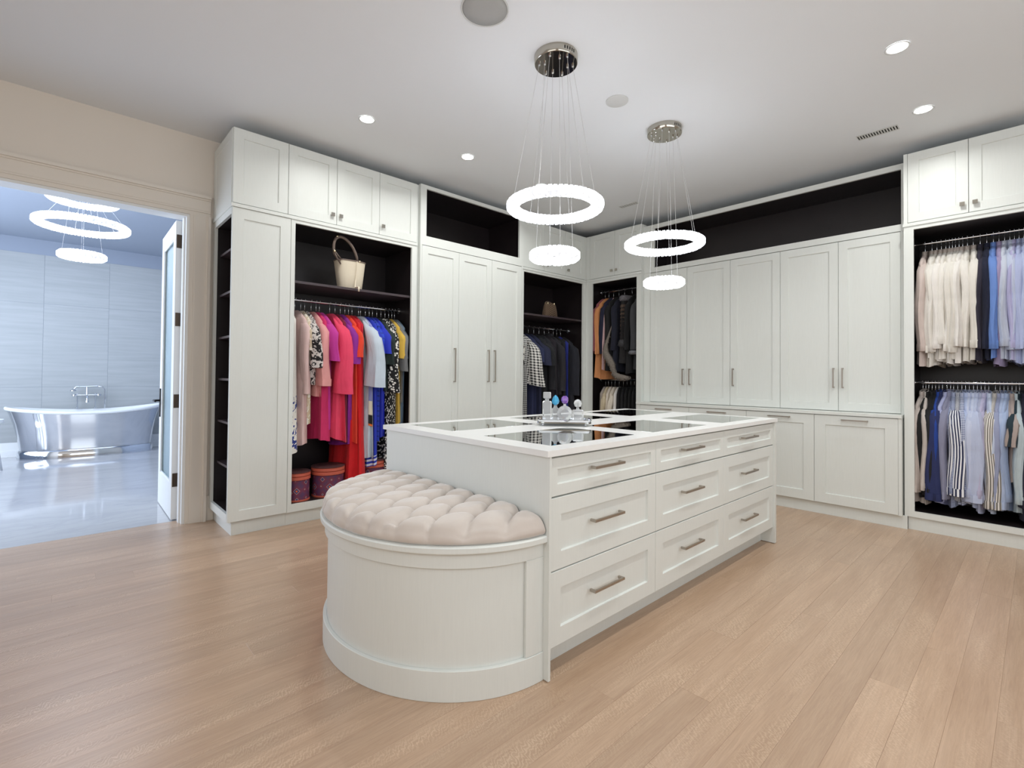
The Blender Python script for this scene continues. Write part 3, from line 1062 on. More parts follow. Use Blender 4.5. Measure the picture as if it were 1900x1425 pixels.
t = thing('ceiling_speaker', 'large round grey speaker grille at the top picture edge', 'speaker', (1.615, 1.972, ZC))
m = MB()
m.loops([[(1.615 + r * cos(2 * pi * k / 48), 1.972 + r * sin(2 * pi * k / 48), z) for k in range(48)] for r, z in ((.126, ZC - .0005), (.126, ZC - .005), (.12, ZC - .006), (.118, ZC - .003))], True)
m.build('bezel', M['cover'], t, True)
MB().lathe([(.119, ZC - .0005), (.119, ZC - .004), (.06, ZC - .0055)], 1.615, 1.972, 48).build('grille', M['grille'], t, True)
t = thing('ceiling_cover', 'small round white cover plate on the ceiling between the chandeliers', 'cover plate', (2.83, 1.994, ZC))
MB().lathe([(.077, ZC - .0005), (.077, ZC - .006), (.072, ZC - .0085), (.02, ZC - .009)], 2.83, 1.994, 40).build('plate', M['cover'], t, True, auto=40)
def vent(label, x, y0, y1, w, n, dark):
    t = thing('ceiling_vent', label, 'vent', (x, (y0 + y1) / 2, ZC))
    MB().box(x - w / 2, x + w / 2, y0, y1, ZC - .004, ZC - .0005).build('vent_frame', M['cover'], t)
    for k in range(n):
        y = y0 + (y1 - y0) * (k + .5) / n
        h = (y1 - y0) / n * .22
        MB().box(x - w * .32, x + w * .32, y - h, y + h, ZC - .0046, ZC - .0042).build('slot', M['slot' if dark else 'grille'], t)
vent('slotted white ceiling vent near the right wall', 4.66, .72, .98, .1, 15, True)
vent('pale ceiling vent near the corner, behind the far chandelier', 4.65, 3.0, 3.225, .07, 8, False)

# ------------------------------------------------------------------ small objects
# mirrored tray with four perfume bottles
TA = radians(17)
TC = Vector((2.26, 1.965, .91))
def tp(a, b, z):
    return (TC.x + a * cos(TA) - b * sin(TA), TC.y + a * sin(TA) + b * cos(TA), z)
t = thing('tray', 'small footed mirrored tray on the island top', 'tray', tuple(TC))
def rr_(hx, hy, z, n=6, rad=.04):
    out = []
    for cx, cy, a0 in ((hx - rad, hy - rad, 0), (-hx + rad, hy - rad, 90), (-hx + rad, -hy + rad, 180), (hx - rad, -hy + rad, 270)):
        for k in range(n + 1):
            a = radians(a0 + 90 * k / n)
            out.append(tp(cx + rad * cos(a), cy + rad * sin(a), z))
    return out
# the tray's long side runs roughly across the view
TA = radians(-47)
MB().loops([rr_(.155, .095, .926), rr_(.16, .1, .928), rr_(.16, .1, .934), rr_(.156, .096, .935)], True, True, True).build('tray_plate', M['mirror'], t)
m = MB()
m.loops([rr_(.158, .098, .935), rr_(.161, .101, .947), rr_(.158, .098, .9485), rr_(.155, .095, .947), rr_(.153, .093, .936)], True)
m.build('tray_rim', M['chrome'], t)
for a in (-1, 1):
    for b in (-1, 1):
        c = tp(a * .125, b * .065, 0)
        MB().lathe([(.006, .9105), (.007, .918), (.005, .9255)], c[0], c[1], 10).build('foot', M['chrome'], t, True)
def bottle(label, a, b, body, stopper, smat):
    c = tp(a, b, 0)
    t = thing('perfume_bottle', label, 'perfume bottle', (c[0], c[1], .9365), 'perfume bottles on the tray')
    body(c[0], c[1], .9365).build('flask', M['clear'], t)
    stopper(c[0], c[1], .9365).build('stopper', M[smat], t)
def sq(hx, hy, ang, x, y, z):
    c = .78
    return [(x + u * hx * cos(ang) - v * hy * sin(ang), y + u * hx * sin(ang) + v * hy * cos(ang), z) for u, v in ((-1, -c), (-c, -1), (c, -1), (1, -c), (1, c), (c, 1), (-c, 1), (-1, c))]
def chunk(levels, ang):
    return lambda x, y, z: MB().loops([sq(hx, hy, ang, x, y, z + h) for hx, hy, h in levels], True, True, True)
def facet(prof, n):
    return lambda x, y, z: MB().lathe([(r, z + h) for r, h in prof], x, y, n)
VA = radians(-43)
bottle('tall square crystal perfume bottle with a cube stopper', -.103, .0, chunk([(.024, .019, 0), (.027, .022, .004), (.027, .022, .112), (.022, .018, .118), (.011, .011, .12), (.011, .011, .132)], VA),
       chunk([(.017, .014, .1325), (.0225, .019, .137), (.0225, .019, .169), (.018, .015, .173)], VA), 'clear')
bottle('slim crystal perfume bottle with a blue teardrop stopper', -.052, .012, chunk([(.017, .015, 0), (.021, .018, .004), (.021, .018, .072), (.01, .01, .08), (.008, .008, .092)], VA),
       facet([(.006, .0925), (.02, .103), (.024, .117), (.016, .14), (.003, .154)], 7), 'bluegem')
def flat_disc(R, th, z0, n=14):
    def f(x, y, z):
        u = Vector((cos(VA), sin(VA), 0))
        v = Vector((-sin(VA), cos(VA), 0))
        L = []
        for rr, dd in ((R * .55, -th), (R, -th * .35), (R, th * .35), (R * .55, th)):
            L.append([Vector((x, y, z + z0)) + u * rr * cos(2 * pi * k / n) + Vector((0, 0, 1)) * rr * sin(2 * pi * k / n) + v * dd for k in range(n)])
        return MB().loops(L, True, True, True)
    return f
def round_body(x, y, z):
    m = flat_disc(.046, .02, .046)(x, y, z)
    m.lathe([(.009, z + .088), (.008, z + .102)], x, y, 10)
    m.loops([sq(.02, .016, VA, x, y, z), sq(.016, .013, VA, x, y, z + .012)], True, True, True)
    return m
bottle('round flat crystal perfume bottle with a purple stopper', .004, -.008, round_body, facet([(.006, .1025), (.016, .108), (.022, .122), (.02, .138), (.01, .15)], 8), 'purplegem')
bottle('squat square crystal perfume bottle with a clear ball stopper', .082, -.008, chunk([(.028, .022, 0), (.033, .026, .005), (.033, .026, .062), (.026, .02, .068), (.009, .009, .07), (.008, .008, .082)], VA),
       facet([(.006, .0825), (.018, .087), (.0245, .104), (.0245, .109), (.018, .123), (.006, .13)], 12), 'clear')

# hat boxes
def hatmat():
    m = NT('ornate_paper')
    uv = m.n('TexCoord').outputs['UV']
    v = m.n('TexVoronoi', Vector=m.n('Mapping', Vector=uv, Scale=(1, 1, 1)), Scale=14.0, _feature='F1', _distance='MANHATTAN', Randomness=.4)
    c1 = m.ramp(v.outputs['Distance'], [(0, lin('d9682c')), (.2, lin('d9682c')), (.22, lin('35356f')), (.36, lin('35356f')), (.38, lin('a99a9c')), (.5, lin('7d3148')), (1, lin('5b3a5f'))])
    m.p(Base_Color=c1, Roughness=.5)
    return m.m
M['hat'] = hatmat()
M['hatlid'] = plain('dark_paper_lid', '5b3a3c', .5, noise=.5, nscale=40)
M['hatband'] = plain('coral_band', 'c9634f', .5)
def hatbox(label, x, y, r, h, z0=.1652):
    t = thing('hat_box', label, 'hat box', (x, y, z0), 'hat boxes on the wardrobe floor')
    m = MB()
    n = 40
    m.loops([[(x + r * cos(2 * pi * k / n), y + r * sin(2 * pi * k / n), z) for k in range(n + 1)] for z in (z0, z0 + h * .72)], False)
    m.uv = [(2 * pi * r * k / n, z * h) for z in (0, .72) for k in range(n + 1)]
    m.build('box_side', M['hat'], t, True)
    MB().lathe([(r + .004, z0), (r + .004, z0 + .012), (r, z0 + .013)], x, y, n).build('foot_band', M['hatband'], t, True, auto=40)
    for k, zz in enumerate((.73, .86)):
        MB().lathe([(r + .002, z0 + h * zz), (r + .008, z0 + h * zz + .003), (r + .008, z0 + h * (zz + .1)), (r + .002, z0 + h * (zz + .12))], x, y, n).build('lid_band', M['hatband'], t, True, auto=40)
    MB().lathe([(r + .006, z0 + h * .98), (r + .01, z0 + h * .985), (r + .01, z0 + h), (r + .004, z0 + h + .003), (.02, z0 + h + .003)], x, y, n).build('lid_top', M['hatlid'], t, True, auto=40)
hatbox('patterned hat box at the left end of the wardrobe floor', 1.475, 4.205, .1, .235)
hatbox('middle patterned hat box on the wardrobe floor', 1.745, 4.22, .13, .25)
hatbox('patterned hat box beside the red gown hem, farthest right', 2.19, 4.29, .13, .25)

# bucket bag
t = thing('bucket_bag', 'cream leather bucket bag with a brown top handle', 'handbag', (1.9, 4.2, 1.9625))
M['cream'] = plain('cream_leather', 'e6dac4', .5, noise=.06, bump=.05, nscale=80)
M['brownl'] = plain('taupe_leather', '75655c', .45, noise=.2)
M['gold'] = plain('pale_gold', 'e3d3b0', .25, 1)
bx, by, bz = 1.905, 4.19, 1.9625
def br(hx, hy, z, dx=0, n=40, e=3.0):
    out = []
    for k in range(n):
        a = 2 * pi * k / n
        c, s_ = cos(a), sin(a)
        out.append((bx + dx + hx * math.copysign(abs(c) ** (2 / e), c), by + hy * math.copysign(abs(s_) ** (2 / e), s_), z - .0 * c))
    return out
MB().loops([br(.1, .06, bz), br(.104, .064, bz + .006), br(.118, .078, bz + .12, -.002), br(.133, .09, bz + .245, -.004), br(.128, .085, bz + .245, -.004), br(.112, .073, bz + .1), br(.1, .06, bz + .02)], True, True, True).build('bag_body', M['cream'], t, True, auto=40)
MB().loops([br(.135, .092, bz + .238, -.004), br(.1365, .0935, bz + .242, -.004), br(.1365, .0935, bz + .248, -.004), br(.126, .083, bz + .249, -.004)], True).build('top_edge', M['brownl'], t, True)
P = []
for k in range(17):
    a = pi * k / 16
    P.append((bx - .055 - .105 * cos(a) - .06 * sin(a) * 1.0, by - .05 - .02 * sin(a), bz + .235 + .2 * sin(a) ** .8))
P[0] = (bx - .115, by - .07, bz + .2)
MB().tube(P, .011, 8, [.006, .012] + [.0125] * 13 + [.012, .007]).build('handle', M['brownl'], t, True)
m = MB()
m.tube([(bx - .118, by - .075, bz + .245), (bx - .15, by - .085, bz + .27), (bx - .175, by - .085, bz + .3)], .006, 6)
m.tube([(bx - .118, by - .075, bz + .235), (bx - .155, by - .088, bz + .235), (bx - .178, by - .085, bz + .29)], .005, 6)
m.build('strap_loop', M['brownl'], t, True)
m = MB()
for p in ((bx + .05, by - .082, bz + .245), (bx - .178, by - .085, bz + .3), (bx - .15, by - .07, bz + .435)):
    m.lathe([(.004, p[2] - .012), (.011, p[2] - .006), (.011, p[2] + .006), (.004, p[2] + .012)], p[0], p[1], 10)
m.build('gold_ring', M['gold'], t, True)
m = MB()
yF = by - .098
m.loops([[(bx + .022 + o + w, yq, z) for w, yq in ((-.005, yF2), (.005, yF2), (.005, yF2 - .003), (-.005, yF2 - .003))] for o, yF2, z in ((0, by - .094, bz + .24), (.001, by - .086, bz + .16), (-.004, by - .078, bz + .08), (-.012, by - .085, bz + .02), (-.014, by - .11, bz + .004))], True, True, True)
m.build('strap', M['cream'], t)
m = MB()
m.tube([(bx + .008, by - .112, bz + .006), (bx + .006, by - .168, bz + .003), (bx + .005, by - .17, bz - .035)], .0075, 6)
m.build('strap_end', M['cream'], t, True)

# brown handbag in the black-clothes wardrobe
t = thing('handbag', 'small brown lattice-print handbag on the shelf over the black clothes', 'handbag', (4.6, 4.25, 1.9475))
bx, by, bz = 4.6, 4.25, 1.9475
m = MB()
L = []
n = 28
lv = [(.115, .05, 0), (.118, .055, .006), (.11, .05, .08), (.098, .036, .15), (.092, .014, .192), (.088, .005, .196)]
for hx, hy, z in lv:
    L.append(br(hx, hy, bz + z, 0, n, 3.4))
m.loops(L, True, True, True)
m.uv = [(k * .02, z) for _, _, z in lv for k in range(n)]
fm_ = fab('4a382b', 'lattice', '86705a', 40)
m.build('bag_body', fm_, t, True, auto=45)
m = MB()
for sy in (-1, 1):
    P = [(bx + .06 * cos(pi * k / 10) - .005, by + sy * (.016 + .012 * sin(pi * k / 10)), bz + .185 + (.03 if sy > 0 else -.035) * sin(pi * k / 10)) for k in range(11)]
    m.tube(P, .006, 6)
m.build('handle', M['brownl'], t, True)
m = MB()
for sx in (-.062, .055):
    m.lathe([(.004, bz + .165), (.011, bz + .17), (.011, bz + .195), (.004, bz + .2)], bx + sx, by - .022, 10)
m.build('gold_ring', M['gold'], t, True)

# soft bag on the lowest tower shelf
t = thing('soft_bag', 'pale mauve soft bag on the lowest shelf of the end tower', 'bag', (1.13, 4.16, .1645))
M['mauve'] = plain('mauve_leather', 'b9abb1', .5, noise=.1)
m = MB()
L = []
for hx, hy, z in ((.095, .065, 0), (.105, .07, .02), (.09, .055, .09), (.1, .068, .18), (.088, .06, .25), (.05, .03, .297)):
    L.append([(1.13 + hx * cos(2 * pi * k / 24), 4.165 + hy * sin(2 * pi * k / 24), .1645 + z) for k in range(24)])
m.loops(L, True, True, True).build('bag_body', M['mauve'], t, True)
MB().tube([(1.13 + .05 * cos(pi * k / 8), 4.1655, .4615 + .008 * sin(pi * k / 8)) for k in range(9)], .004, 6).build('handle', M['mauve'], t, True)

# ------------------------------------------------------------------ hangers and clothes
HANG = {}
def hanger(fr, u, d, zr, yaw, label, group, wood=False, hook='chrome', drop=.1):
    """hanger hooked over a rod; +x of its own frame runs along the shoulders"""
    key = (fr.a, wood, round(drop, 2))
    base = fr.p(u, d, zr)
    rz = (pi / 2 if fr.a == 'x' else 0) + yaw
    if key not in HANG:
        m = MB()
        z = -drop
        L = []
        for k in range(13):
            s_ = -.16 + .32 * k / 12
            zz = z - .022 - .075 * (abs(s_) / .16) ** 1.05
            th, hh = .006, .011
            L.append([(s_, -th, zz - hh), (s_, th, zz - hh), (s_, th, zz), (s_, -th, zz)])
        m.loops(L, True, True, True)
        o = m.build('hanger', M['black' if not wood else 'brownl'], loc=(0, 0, 0))
        m = MB()
        P = [(0, 0, -drop - .024), (0, 0, -.045)]
        for k in range(9):
            a = radians(-90 + 250 * k / 8)
            P.append((.017 * cos(a), 0, .017 * sin(a) + 0.0015))
        P[2] = (.0, 0, -.022)
        m.tube(P, .0022, 6)
        m.build('hook', M[hook], o, True)
        HANG[key] = o
        o.location = base
    else:
        s0 = HANG[key]
        o = s0.copy()
        COL.objects.link(o)
        o.location = base
        for ch in s0.children:
            c = ch.copy()
            COL.objects.link(c)
            c.parent = o
    o.rotation_euler = (0, 0, rz)
    return tag(o, label, 'hanger', group)

def lim(x):
    return x if x < .2 else .2 + .045 * math.tanh((x - .2) / .045)

def torso(L, hw, th, hem_w, hem_t, neck, rnd, amp, lift=0.):
    """closed loops down a hanging garment; x along the shoulders, y along the rod"""
    N = 30
    zs = [0, -.012, -.03, -.05, -.07, -.09, -.13]
    nz = 11
    zs += [-.13 - (L - .13) * (k + 1) / nz for k in range(nz)]
    ph1, ph2, ph3 = rnd.uniform(0, 6), rnd.uniform(0, 6), rnd.uniform(0, 6)
    k1, k2 = rnd.choice((5, 6, 7)), rnd.choice((9, 11))
    LL, uv = [], []
    for z in zs:
        f = min(1, max(0, (-z - .1) / max(.01, L - .1)))
        if z > -.09:
            q = (-z / .09) ** .8
            w = neck + (hw - neck) * q
            t = .015 + (th - .015) * q
        else:
            w = hw + (hem_w - hw) * f
            t = th + (hem_t - th) * f
        row = []
        for k in range(N):
            a = 2 * pi * k / N
            c, s_ = cos(a), sin(a)
            ww = w * math.copysign(abs(c) ** .85, c)
            fold = amp * f ** .7 * (sin(k1 * a + ph1 + f * .8) * .6 + sin(k2 * a + ph2) * .4)
            tt = t * math.copysign(abs(s_) ** .8, s_) * (1 + .25 * sin(3 * a + ph3) * f)
            dz = (.012 * sin(2 * a + ph2) + lift * c) * f ** 3
            row.append((lim(ww * (1 + fold * .5)), tt + fold * t * 1.2, z + dz))
        LL.append(row)
        uv += [(k / N * 2.2 * (w + t) * 1.6, z) for k in range(N)]
    m = MB()
    m.loops(LL, True, True, False)
    # hem turned under so that the cloth has an inside
    b = len(m.v)
    last = LL[-1]
    inner = [(p[0] * .9, p[1] * .75, p[2] + .05) for p in last]
    m.v += inner
    uv += [(k / N, -L) for k in range(N)]
    o0 = (len(LL) - 1) * N
    for k in range(N):
        k2_ = (k + 1) % N
        m.f.append((o0 + k, o0 + k2_, b + k2_, b + k))
    m.f.append(tuple(b + k for k in range(N)))
    m.uv = uv
    return m

def sleeve_mesh(sgn, hw, z0, length, r0, r1, flare, rnd, squash=.62, bend=0.):
    N = 16
    fs = [0, .025, .06, .11, .18, .28, .4, .52, .64, .76, .88, 1]
    nz = len(fs) - 1
    ph = rnd.uniform(0, 6)
    ka = rnd.choice((3, 4, 5))
    LL, uv = [], []
    for i, f in enumerate(fs):
        dd = f * length
        g = min(1, dd / .13)
        cx = sgn * (hw - .115 + .12 * g ** .85 + flare * min(1, f * 2.2) + flare * f * .6 - bend * max(0, f - .45))
        z = z0 + .058 - (length + .058) * f
        r = (r0 + (r1 - r0) * f) * (.2 + .8 * g ** .7)
        row = []
        for k in range(N):
            a = 2 * pi * k / N
            fo = 1 + (.05 + .13 * f) * sin(ka * a + ph + 2.2 * f) + .02 * sin(9 * f + ph) + .05 * f * sin(8 * a + 2 * ph)
            x = cx + r * cos(a) * fo
            # a sleeve leaves the shoulder at a slant
            zz = z - (sgn * cos(a)) * r * .7 * (1 - g * .9) - .2 * r * cos(a) * sgn * flare * 8 * f
            x = lim(x)
            row.append((x, r * squash * sin(a) * fo + .008 * sin(7 * f + ph), zz))
        LL.append(row)
        uv += [(k / N * 2 * pi * r0 * .8, -f * length) for k in range(N)]
    m = MB()
    m.loops(LL, True, True, False)
    b = len(m.v)
    last = LL[-1]
    c0 = sum(p[0] for p in last) / N
    m.v += [(c0 + (p[0] - c0) * .8, p[1] * .8, p[2] + .04) for p in last]
    uv += [(k / N, -length) for k in range(N)]
    o0 = nz * N
    for k in range(N):
        m.f.append((o0 + k, o0 + (k + 1) % N, b + (k + 1) % N, b + k))
    m.f.append(tuple(b + k for k in range(N)))
    m.uv = uv
    return m, (c0, last)

def garment(fr, u, d, zr, name, cat, label, group, mat, L, sleeve=None, hw=.19, th=.034, hem=(.2, .05), neck=.055, yaw=0., amp=.25, seed=0, smat=None,
            collar=False, cuff=False, drop=.098, lift=0., s_r=(.062, .05), flare=.0, bend=0., sq_=.62, collar_mat=None):
    rnd = random.Random(seed * 31 + 5)
    base = fr.p(u, d, zr - drop + .004)
    rz = (pi / 2 if fr.a == 'x' else 0) + yaw
    # the room side of a rod is -y (left run) or -x (right run): both are the garment's -x
    o = torso(L, hw, th, hem[0], hem[1], neck, rnd, amp, lift).build(name, mat, loc=(0, 0, 0), smooth=True, auto=55)
    tag(o, label, cat, group)
    if sleeve:
        for sgn in (-1, 1):
            sm, (c0, last) = sleeve_mesh(sgn, hw, -.082, sleeve, s_r[0], s_r[1], flare, rnd, sq_, bend)
            so = sm.build('sleeve', smat or mat, o, True, auto=60)
            if cuff:
                N = len(last)
                rows = []
                uvc = []
                for q, (sc, dz) in enumerate(((1.0, .0), (1.07, .002), (1.08, -.055), (1.0, -.058), (.9, -.03))):
                    rows.append([(c0 + (p[0] - c0) * sc, p[1] * sc, last[0][2] * .35 + p[2] * .65 + dz) for p in last])
                    uvc += [(k / N * .25, dz) for k in range(N)]
                cm = MB()
                cm.loops(rows, True, False, True)
                cm.uv = uvc
                cm.build('cuff', smat or mat, so, True, auto=50)
    if collar:
        rows, uvc = [], []
        N = 18
        for rx, ry, z, tilt in ((.064, .017, -.03, 0), (.072, .022, .002, .0), (.064, .019, .036, .012), (.058, .015, .038, .012), (.05, .012, .0, 0)):
            rows.append([(rx * cos(2 * pi * k / N), ry * sin(2 * pi * k / N), z + tilt * cos(2 * pi * k / N)) for k in range(N)])
            uvc += [(k / N * .3, z) for k in range(N)]
        cm = MB()
        cm.loops(rows, True, False, True)
        cm.uv = uvc
        cm.build('collar', collar_mat or mat, o, True, auto=60)
    o.location = base
    o.rotation_euler = (0, 0, rz)
    return o

# local -x must face the room.  x-frame: rotate by +90deg sends local x to +y, so -x faces -y (room).  y-frame: no rotation, -x faces the room.
def AX(px):     # photo column of a garment on the dress rod -> place along the rod
    return 1.400 + (px - 545) * .00488
G = 'clothes on the dress rod'
HG = 'hangers on the dress rod'
DZr, DDr = 1.84, .275
HL = 'black hanger with a chrome hook on the dress rod'
def dress(px, name, cat, label, mat, L, yaw=0., **kw):
    u = min(2.435, AX(px))
    garment(LW, u, DDr + kw.pop('dd', 0), DZr, name, cat, label, G, mat, L, yaw=yaw, seed=int(px * 7), **kw)
    hanger(LW, u, DDr, DZr, yaw, 'black hanger of the ' + label, HG)
ZN = DZr - .098
R_ = radians
# length = neck height minus hem height
dress(549, 'dress', 'dress', 'white dress with a blue printed hem, leftmost on the dress rod', fab('e9e6de', 'hem', '2f3f8a', 16), ZN - .55, hem=(.2, .06), th=.03, yaw=R_(3.0), hw=.165)
dress(562, 'coat', 'coat', 'blush pink long coat beside the white dress', fab('e3c4c0'), ZN - .62, sleeve=.62, s_r=(.06, .05), hem=(.21, .045), yaw=R_(7.0))
dress(572, 'dress', 'dress', 'tan and white patterned dress behind the blush coat', fab('d9c7ac', 'print', 'f0ebe0', 22), ZN - .78, sleeve=.26, hem=(.2, .04), yaw=R_(2.0))
dress(579, 'blouse', 'blouse', 'black and white patterned blouse with loose short sleeves', fab('d7cfcb', 'print', '1d1a1e', 26), .62, sleeve=.40, s_r=(.06, .075), flare=.02, hem=(.2, .05), yaw=R_(4.0))
dress(590, 'blouse', 'blouse', 'pale pink blouse with gathered cuffs', fab('e8a3a0'), .72, sleeve=.5, s_r=(.06, .075), cuff=True, flare=.015, hem=(.2, .05), yaw=R_(6.0))
dress(599, 'dress', 'dress', 'raspberry pink knee-length dress', fab('d22d68'), ZN - .64, hem=(.23, .07), amp=.3, yaw=R_(3.0))
dress(605, 'dress', 'dress', 'magenta dress with wide short sleeves', fab('cc3aa0'), ZN - .74, sleeve=.34, s_r=(.065, .085), flare=.025, hem=(.2, .05), yaw=R_(7.0))
dress(624, 'dress', 'dress', 'large coral pink draped dress with an uneven hem', fab('f0476b'), ZN - .70, sleeve=.62, s_r=(.07, .09), sq_=.8, flare=.025, hem=(.25, .075), lift=.08, amp=.3, yaw=R_(10.0))
dress(634, 'dress', 'dress', 'dark maroon dress behind the coral one', fab('7a1230'), ZN - .62, hem=(.22, .05), yaw=R_(4.0))
dress(644, 'dress', 'dress', 'purple dress with short sleeves', fab('8f2596'), ZN - .58, sleeve=.36, s_r=(.062, .078), flare=.02, hem=(.2, .045), yaw=R_(6.0))
dress(653, 'dress', 'dress', 'orange-red short-sleeved dress left of the red gown', fab('f0452a'), ZN - .6, sleeve=.3, s_r=(.062, .075), flare=.02, hem=(.22, .05), yaw=R_(5.0))
dress(660, 'gown', 'dress', 'long bright red gown reaching the hat boxes', fab('dd1b24'), ZN - .215, hem=(.25, .085), th=.036, amp=.38, yaw=R_(7.0))
dress(667, 'dress', 'dress', 'crimson sleeveless dress beside the red gown', fab('c41430'), ZN - .75, hem=(.21, .05), yaw=R_(4.0))
dress(680, 'dress', 'dress', 'pale ice-blue dress with a draped cape sleeve', fab('c9d5e2'), ZN - .44, sleeve=.56, s_r=(.07, .1), sq_=.8, flare=.04, hem=(.22, .06), amp=.32, yaw=R_(11.0))
dress(684, 'dress', 'dress', 'turquoise dress with orange, black and cream blocks', fab('2f9fb6', 'blocks', '1d6e86', 1.6), ZN - .74, sleeve=.2, s_r=(.06, .065), flare=.01, hem=(.21, .045), yaw=R_(5.0))
dress(694, 'dress', 'dress', 'royal blue long dress with pale bands at the hem', fab('2338b8', 'edge', 'dfe4f2', 26), ZN - .37, sleeve=.26, s_r=(.062, .07), flare=.015, hem=(.21, .055), yaw=R_(5.0))
dress(702, 'dress', 'dress', 'blue plaid dress left of the cobalt one', fab('2a49c4', 'plaid', '14205e', 22), ZN - .6, sleeve=.22, s_r=(.06, .065), hem=(.2, .045), yaw=R_(3.0))
dress(709, 'dress', 'dress', 'cobalt blue short-sleeved dress', fab('2536c0'), ZN - .62, sleeve=.26, s_r=(.062, .07), flare=.02, hem=(.2, .05), yaw=R_(6.0))
dress(718, 'jacket', 'jacket', 'dark green-black jacket beside the dotted dress', fab('22302e'), .7, sleeve=.36, s_r=(.068, .075), flare=.01, hem=(.21, .05), yaw=R_(6.0))
dress(727, 'dress', 'dress', 'black dress with white dots', fab('151517', 'dots', 'ece9e2', 48), ZN - .33, sleeve=.62, s_r=(.062, .08), flare=.01, hem=(.23, .065), yaw=R_(6.0))
dress(736, 'dress', 'dress', 'finely dotted black dress half hidden behind the dotted one', fab('1a1a1c', 'dots', 'd9d5cc', 70), ZN - .4, hem=(.2, .05), yaw=R_(3.0))
dress(744, 'dress', 'dress', 'yellow dress with short sleeves', fab('dcb54a'), ZN - .74, sleeve=.3, s_r=(.06, .065), flare=.015, hem=(.21, .05), yaw=R_(3.0))
dress(751, 'dress', 'dress', 'grey dress with elbow sleeves', fab('77787a'), ZN - .95, sleeve=.42, s_r=(.062, .068), flare=.01, hem=(.2, .04), yaw=R_(2.0))
dress(757, 'dress', 'dress', 'slate blue dress at the right end of the dress rod', fab('6d8093'), ZN - .72, sleeve=.3, s_r=(.05, .05), hem=(.17, .04), yaw=0)

# black clothes in the corner wardrobe
G2, H2, HL2 = 'clothes on the black-clothes rod', 'hangers on the black-clothes rod', 'black hanger with a chrome hook on the black-clothes rod'
def blackc(px, name, cat, label, mat, L, yaw=0., **kw):
    u = 3.99 + (px - 976) * .0096
    garment(LW, u, DDr, 1.82, name, cat, label, G2, mat, L, yaw=yaw, seed=int(px * 5), **kw)
    hanger(LW, u, DDr, 1.82, yaw, 'black hanger of the ' + label, H2)
zn = 1.82 - .098
blackc(978, 'blouse', 'blouse', 'abstract black and white blouse, leftmost on its rod', fab('e2ded6', 'print', '17171a', 20), .62, sleeve=.3, hem=(.18, .04), hw=.165, yaw=R_(1.0))
blackc(984, 'dress', 'dress', 'long black and white checked skirt dress', fab('f0efec', 'gingham', '14141a', 44), zn - .45, hem=(.21, .05), yaw=R_(5.0))
blackc(990, 'jacket', 'jacket', 'black and white gingham jacket with flared sleeves', fab('eceae6', 'gingham', '17171c', 34), .62, sleeve=.55, s_r=(.06, .1), flare=.05, hem=(.22, .06), yaw=R_(12.0))
blackc(999, 'dress', 'dress', 'navy dress with a blue-tinted short sleeve', fab('232a4e'), zn - .5, sleeve=.26, s_r=(.06, .075), flare=.03, hem=(.2, .05), yaw=R_(7.0))
blackc(1008, 'dress', 'dress', 'navy dress with a white-edged sleeve', fab('1f2440'), zn - .5, sleeve=.3, s_r=(.06, .08), flare=.04, hem=(.2, .05), yaw=R_(9.0))
blackc(1018, 'dress', 'dress', 'plain black short-sleeved dress', fab('1b1d22'), zn - .5, sleeve=.3, s_r=(.062, .08), flare=.03, hem=(.21, .05), yaw=R_(8.0))
blackc(1028, 'jacket', 'jacket', 'black jacket with long sleeves', fab('24252b'), .7, sleeve=.6, s_r=(.065, .06), hem=(.21, .05), yaw=R_(8.0))
blackc(1038, 'dress', 'dress', 'black dress with a plum tint', fab('26212a'), zn - .55, hem=(.22, .055), yaw=R_(7.0))
blackc(1047, 'jacket', 'jacket', 'charcoal hooded jacket among the black clothes', fab('2a292f'), .75, sleeve=.62, collar=True, s_r=(.07, .06), hem=(.21, .05), yaw=R_(9.0))
blackc(1056, 'dress', 'dress', 'long black dress to the right of the hooded jacket', fab('191a1e'), zn - .45, hem=(.21, .05), yaw=R_(6.0))
blackc(1063, 'dress', 'dress', 'black dress with a cobalt stripe', fab('1a1a22', 'stripe', '1f2b80', 5), zn - .5, hem=(.2, .05), yaw=R_(5.0))
blackc(1071, 'coat', 'coat', 'long black coat at the right end of the black rod', fab('20222c'), zn - .6, sleeve=.68, s_r=(.066, .06), flare=.02, hem=(.23, .05), yaw=R_(9.0))

# corner coats, upper rod
G3, H3, HL3 = 'coats on the upper corner rod', 'hangers on the upper corner rod', 'black hanger on the upper rod of the corner wardrobe'
def coat(yu, name, cat, label, mat, L, yaw=0., **kw):
    o = garment(RD, yu, .28, 2.338, name, cat, label, G3, mat, L, yaw=yaw, seed=int(yu * 91), **kw)
    hanger(RD, yu, .28, 2.338, yaw, 'black hanger of the ' + label, H3)
    return o
coat(3.955, 'jacket', 'jacket', 'dusty rose jacket at the left end of the corner rod', fab('a8606a'), .72, sleeve=.62, hem=(.2, .05), hw=.18, yaw=R_(-2))
coat(3.895, 'coat', 'coat', 'peach orange coat beside the rose jacket', fab('d9935f'), 1.06, sleeve=.66, hem=(.22, .05), s_r=(.066, .055), yaw=R_(-5))
coat(3.82, 'jacket', 'jacket', 'dark navy jacket beside the peach coat', fab('1d1f38'), .74, sleeve=.66, hem=(.2, .045), s_r=(.066, .058), yaw=R_(-5))
o = coat(3.735, 'coat', 'coat', 'black coat showing a pale pink lining edge', fab('19181a'), .96, sleeve=.6, hem=(.235, .05), s_r=(.064, .055), yaw=R_(-7))
m = MB()
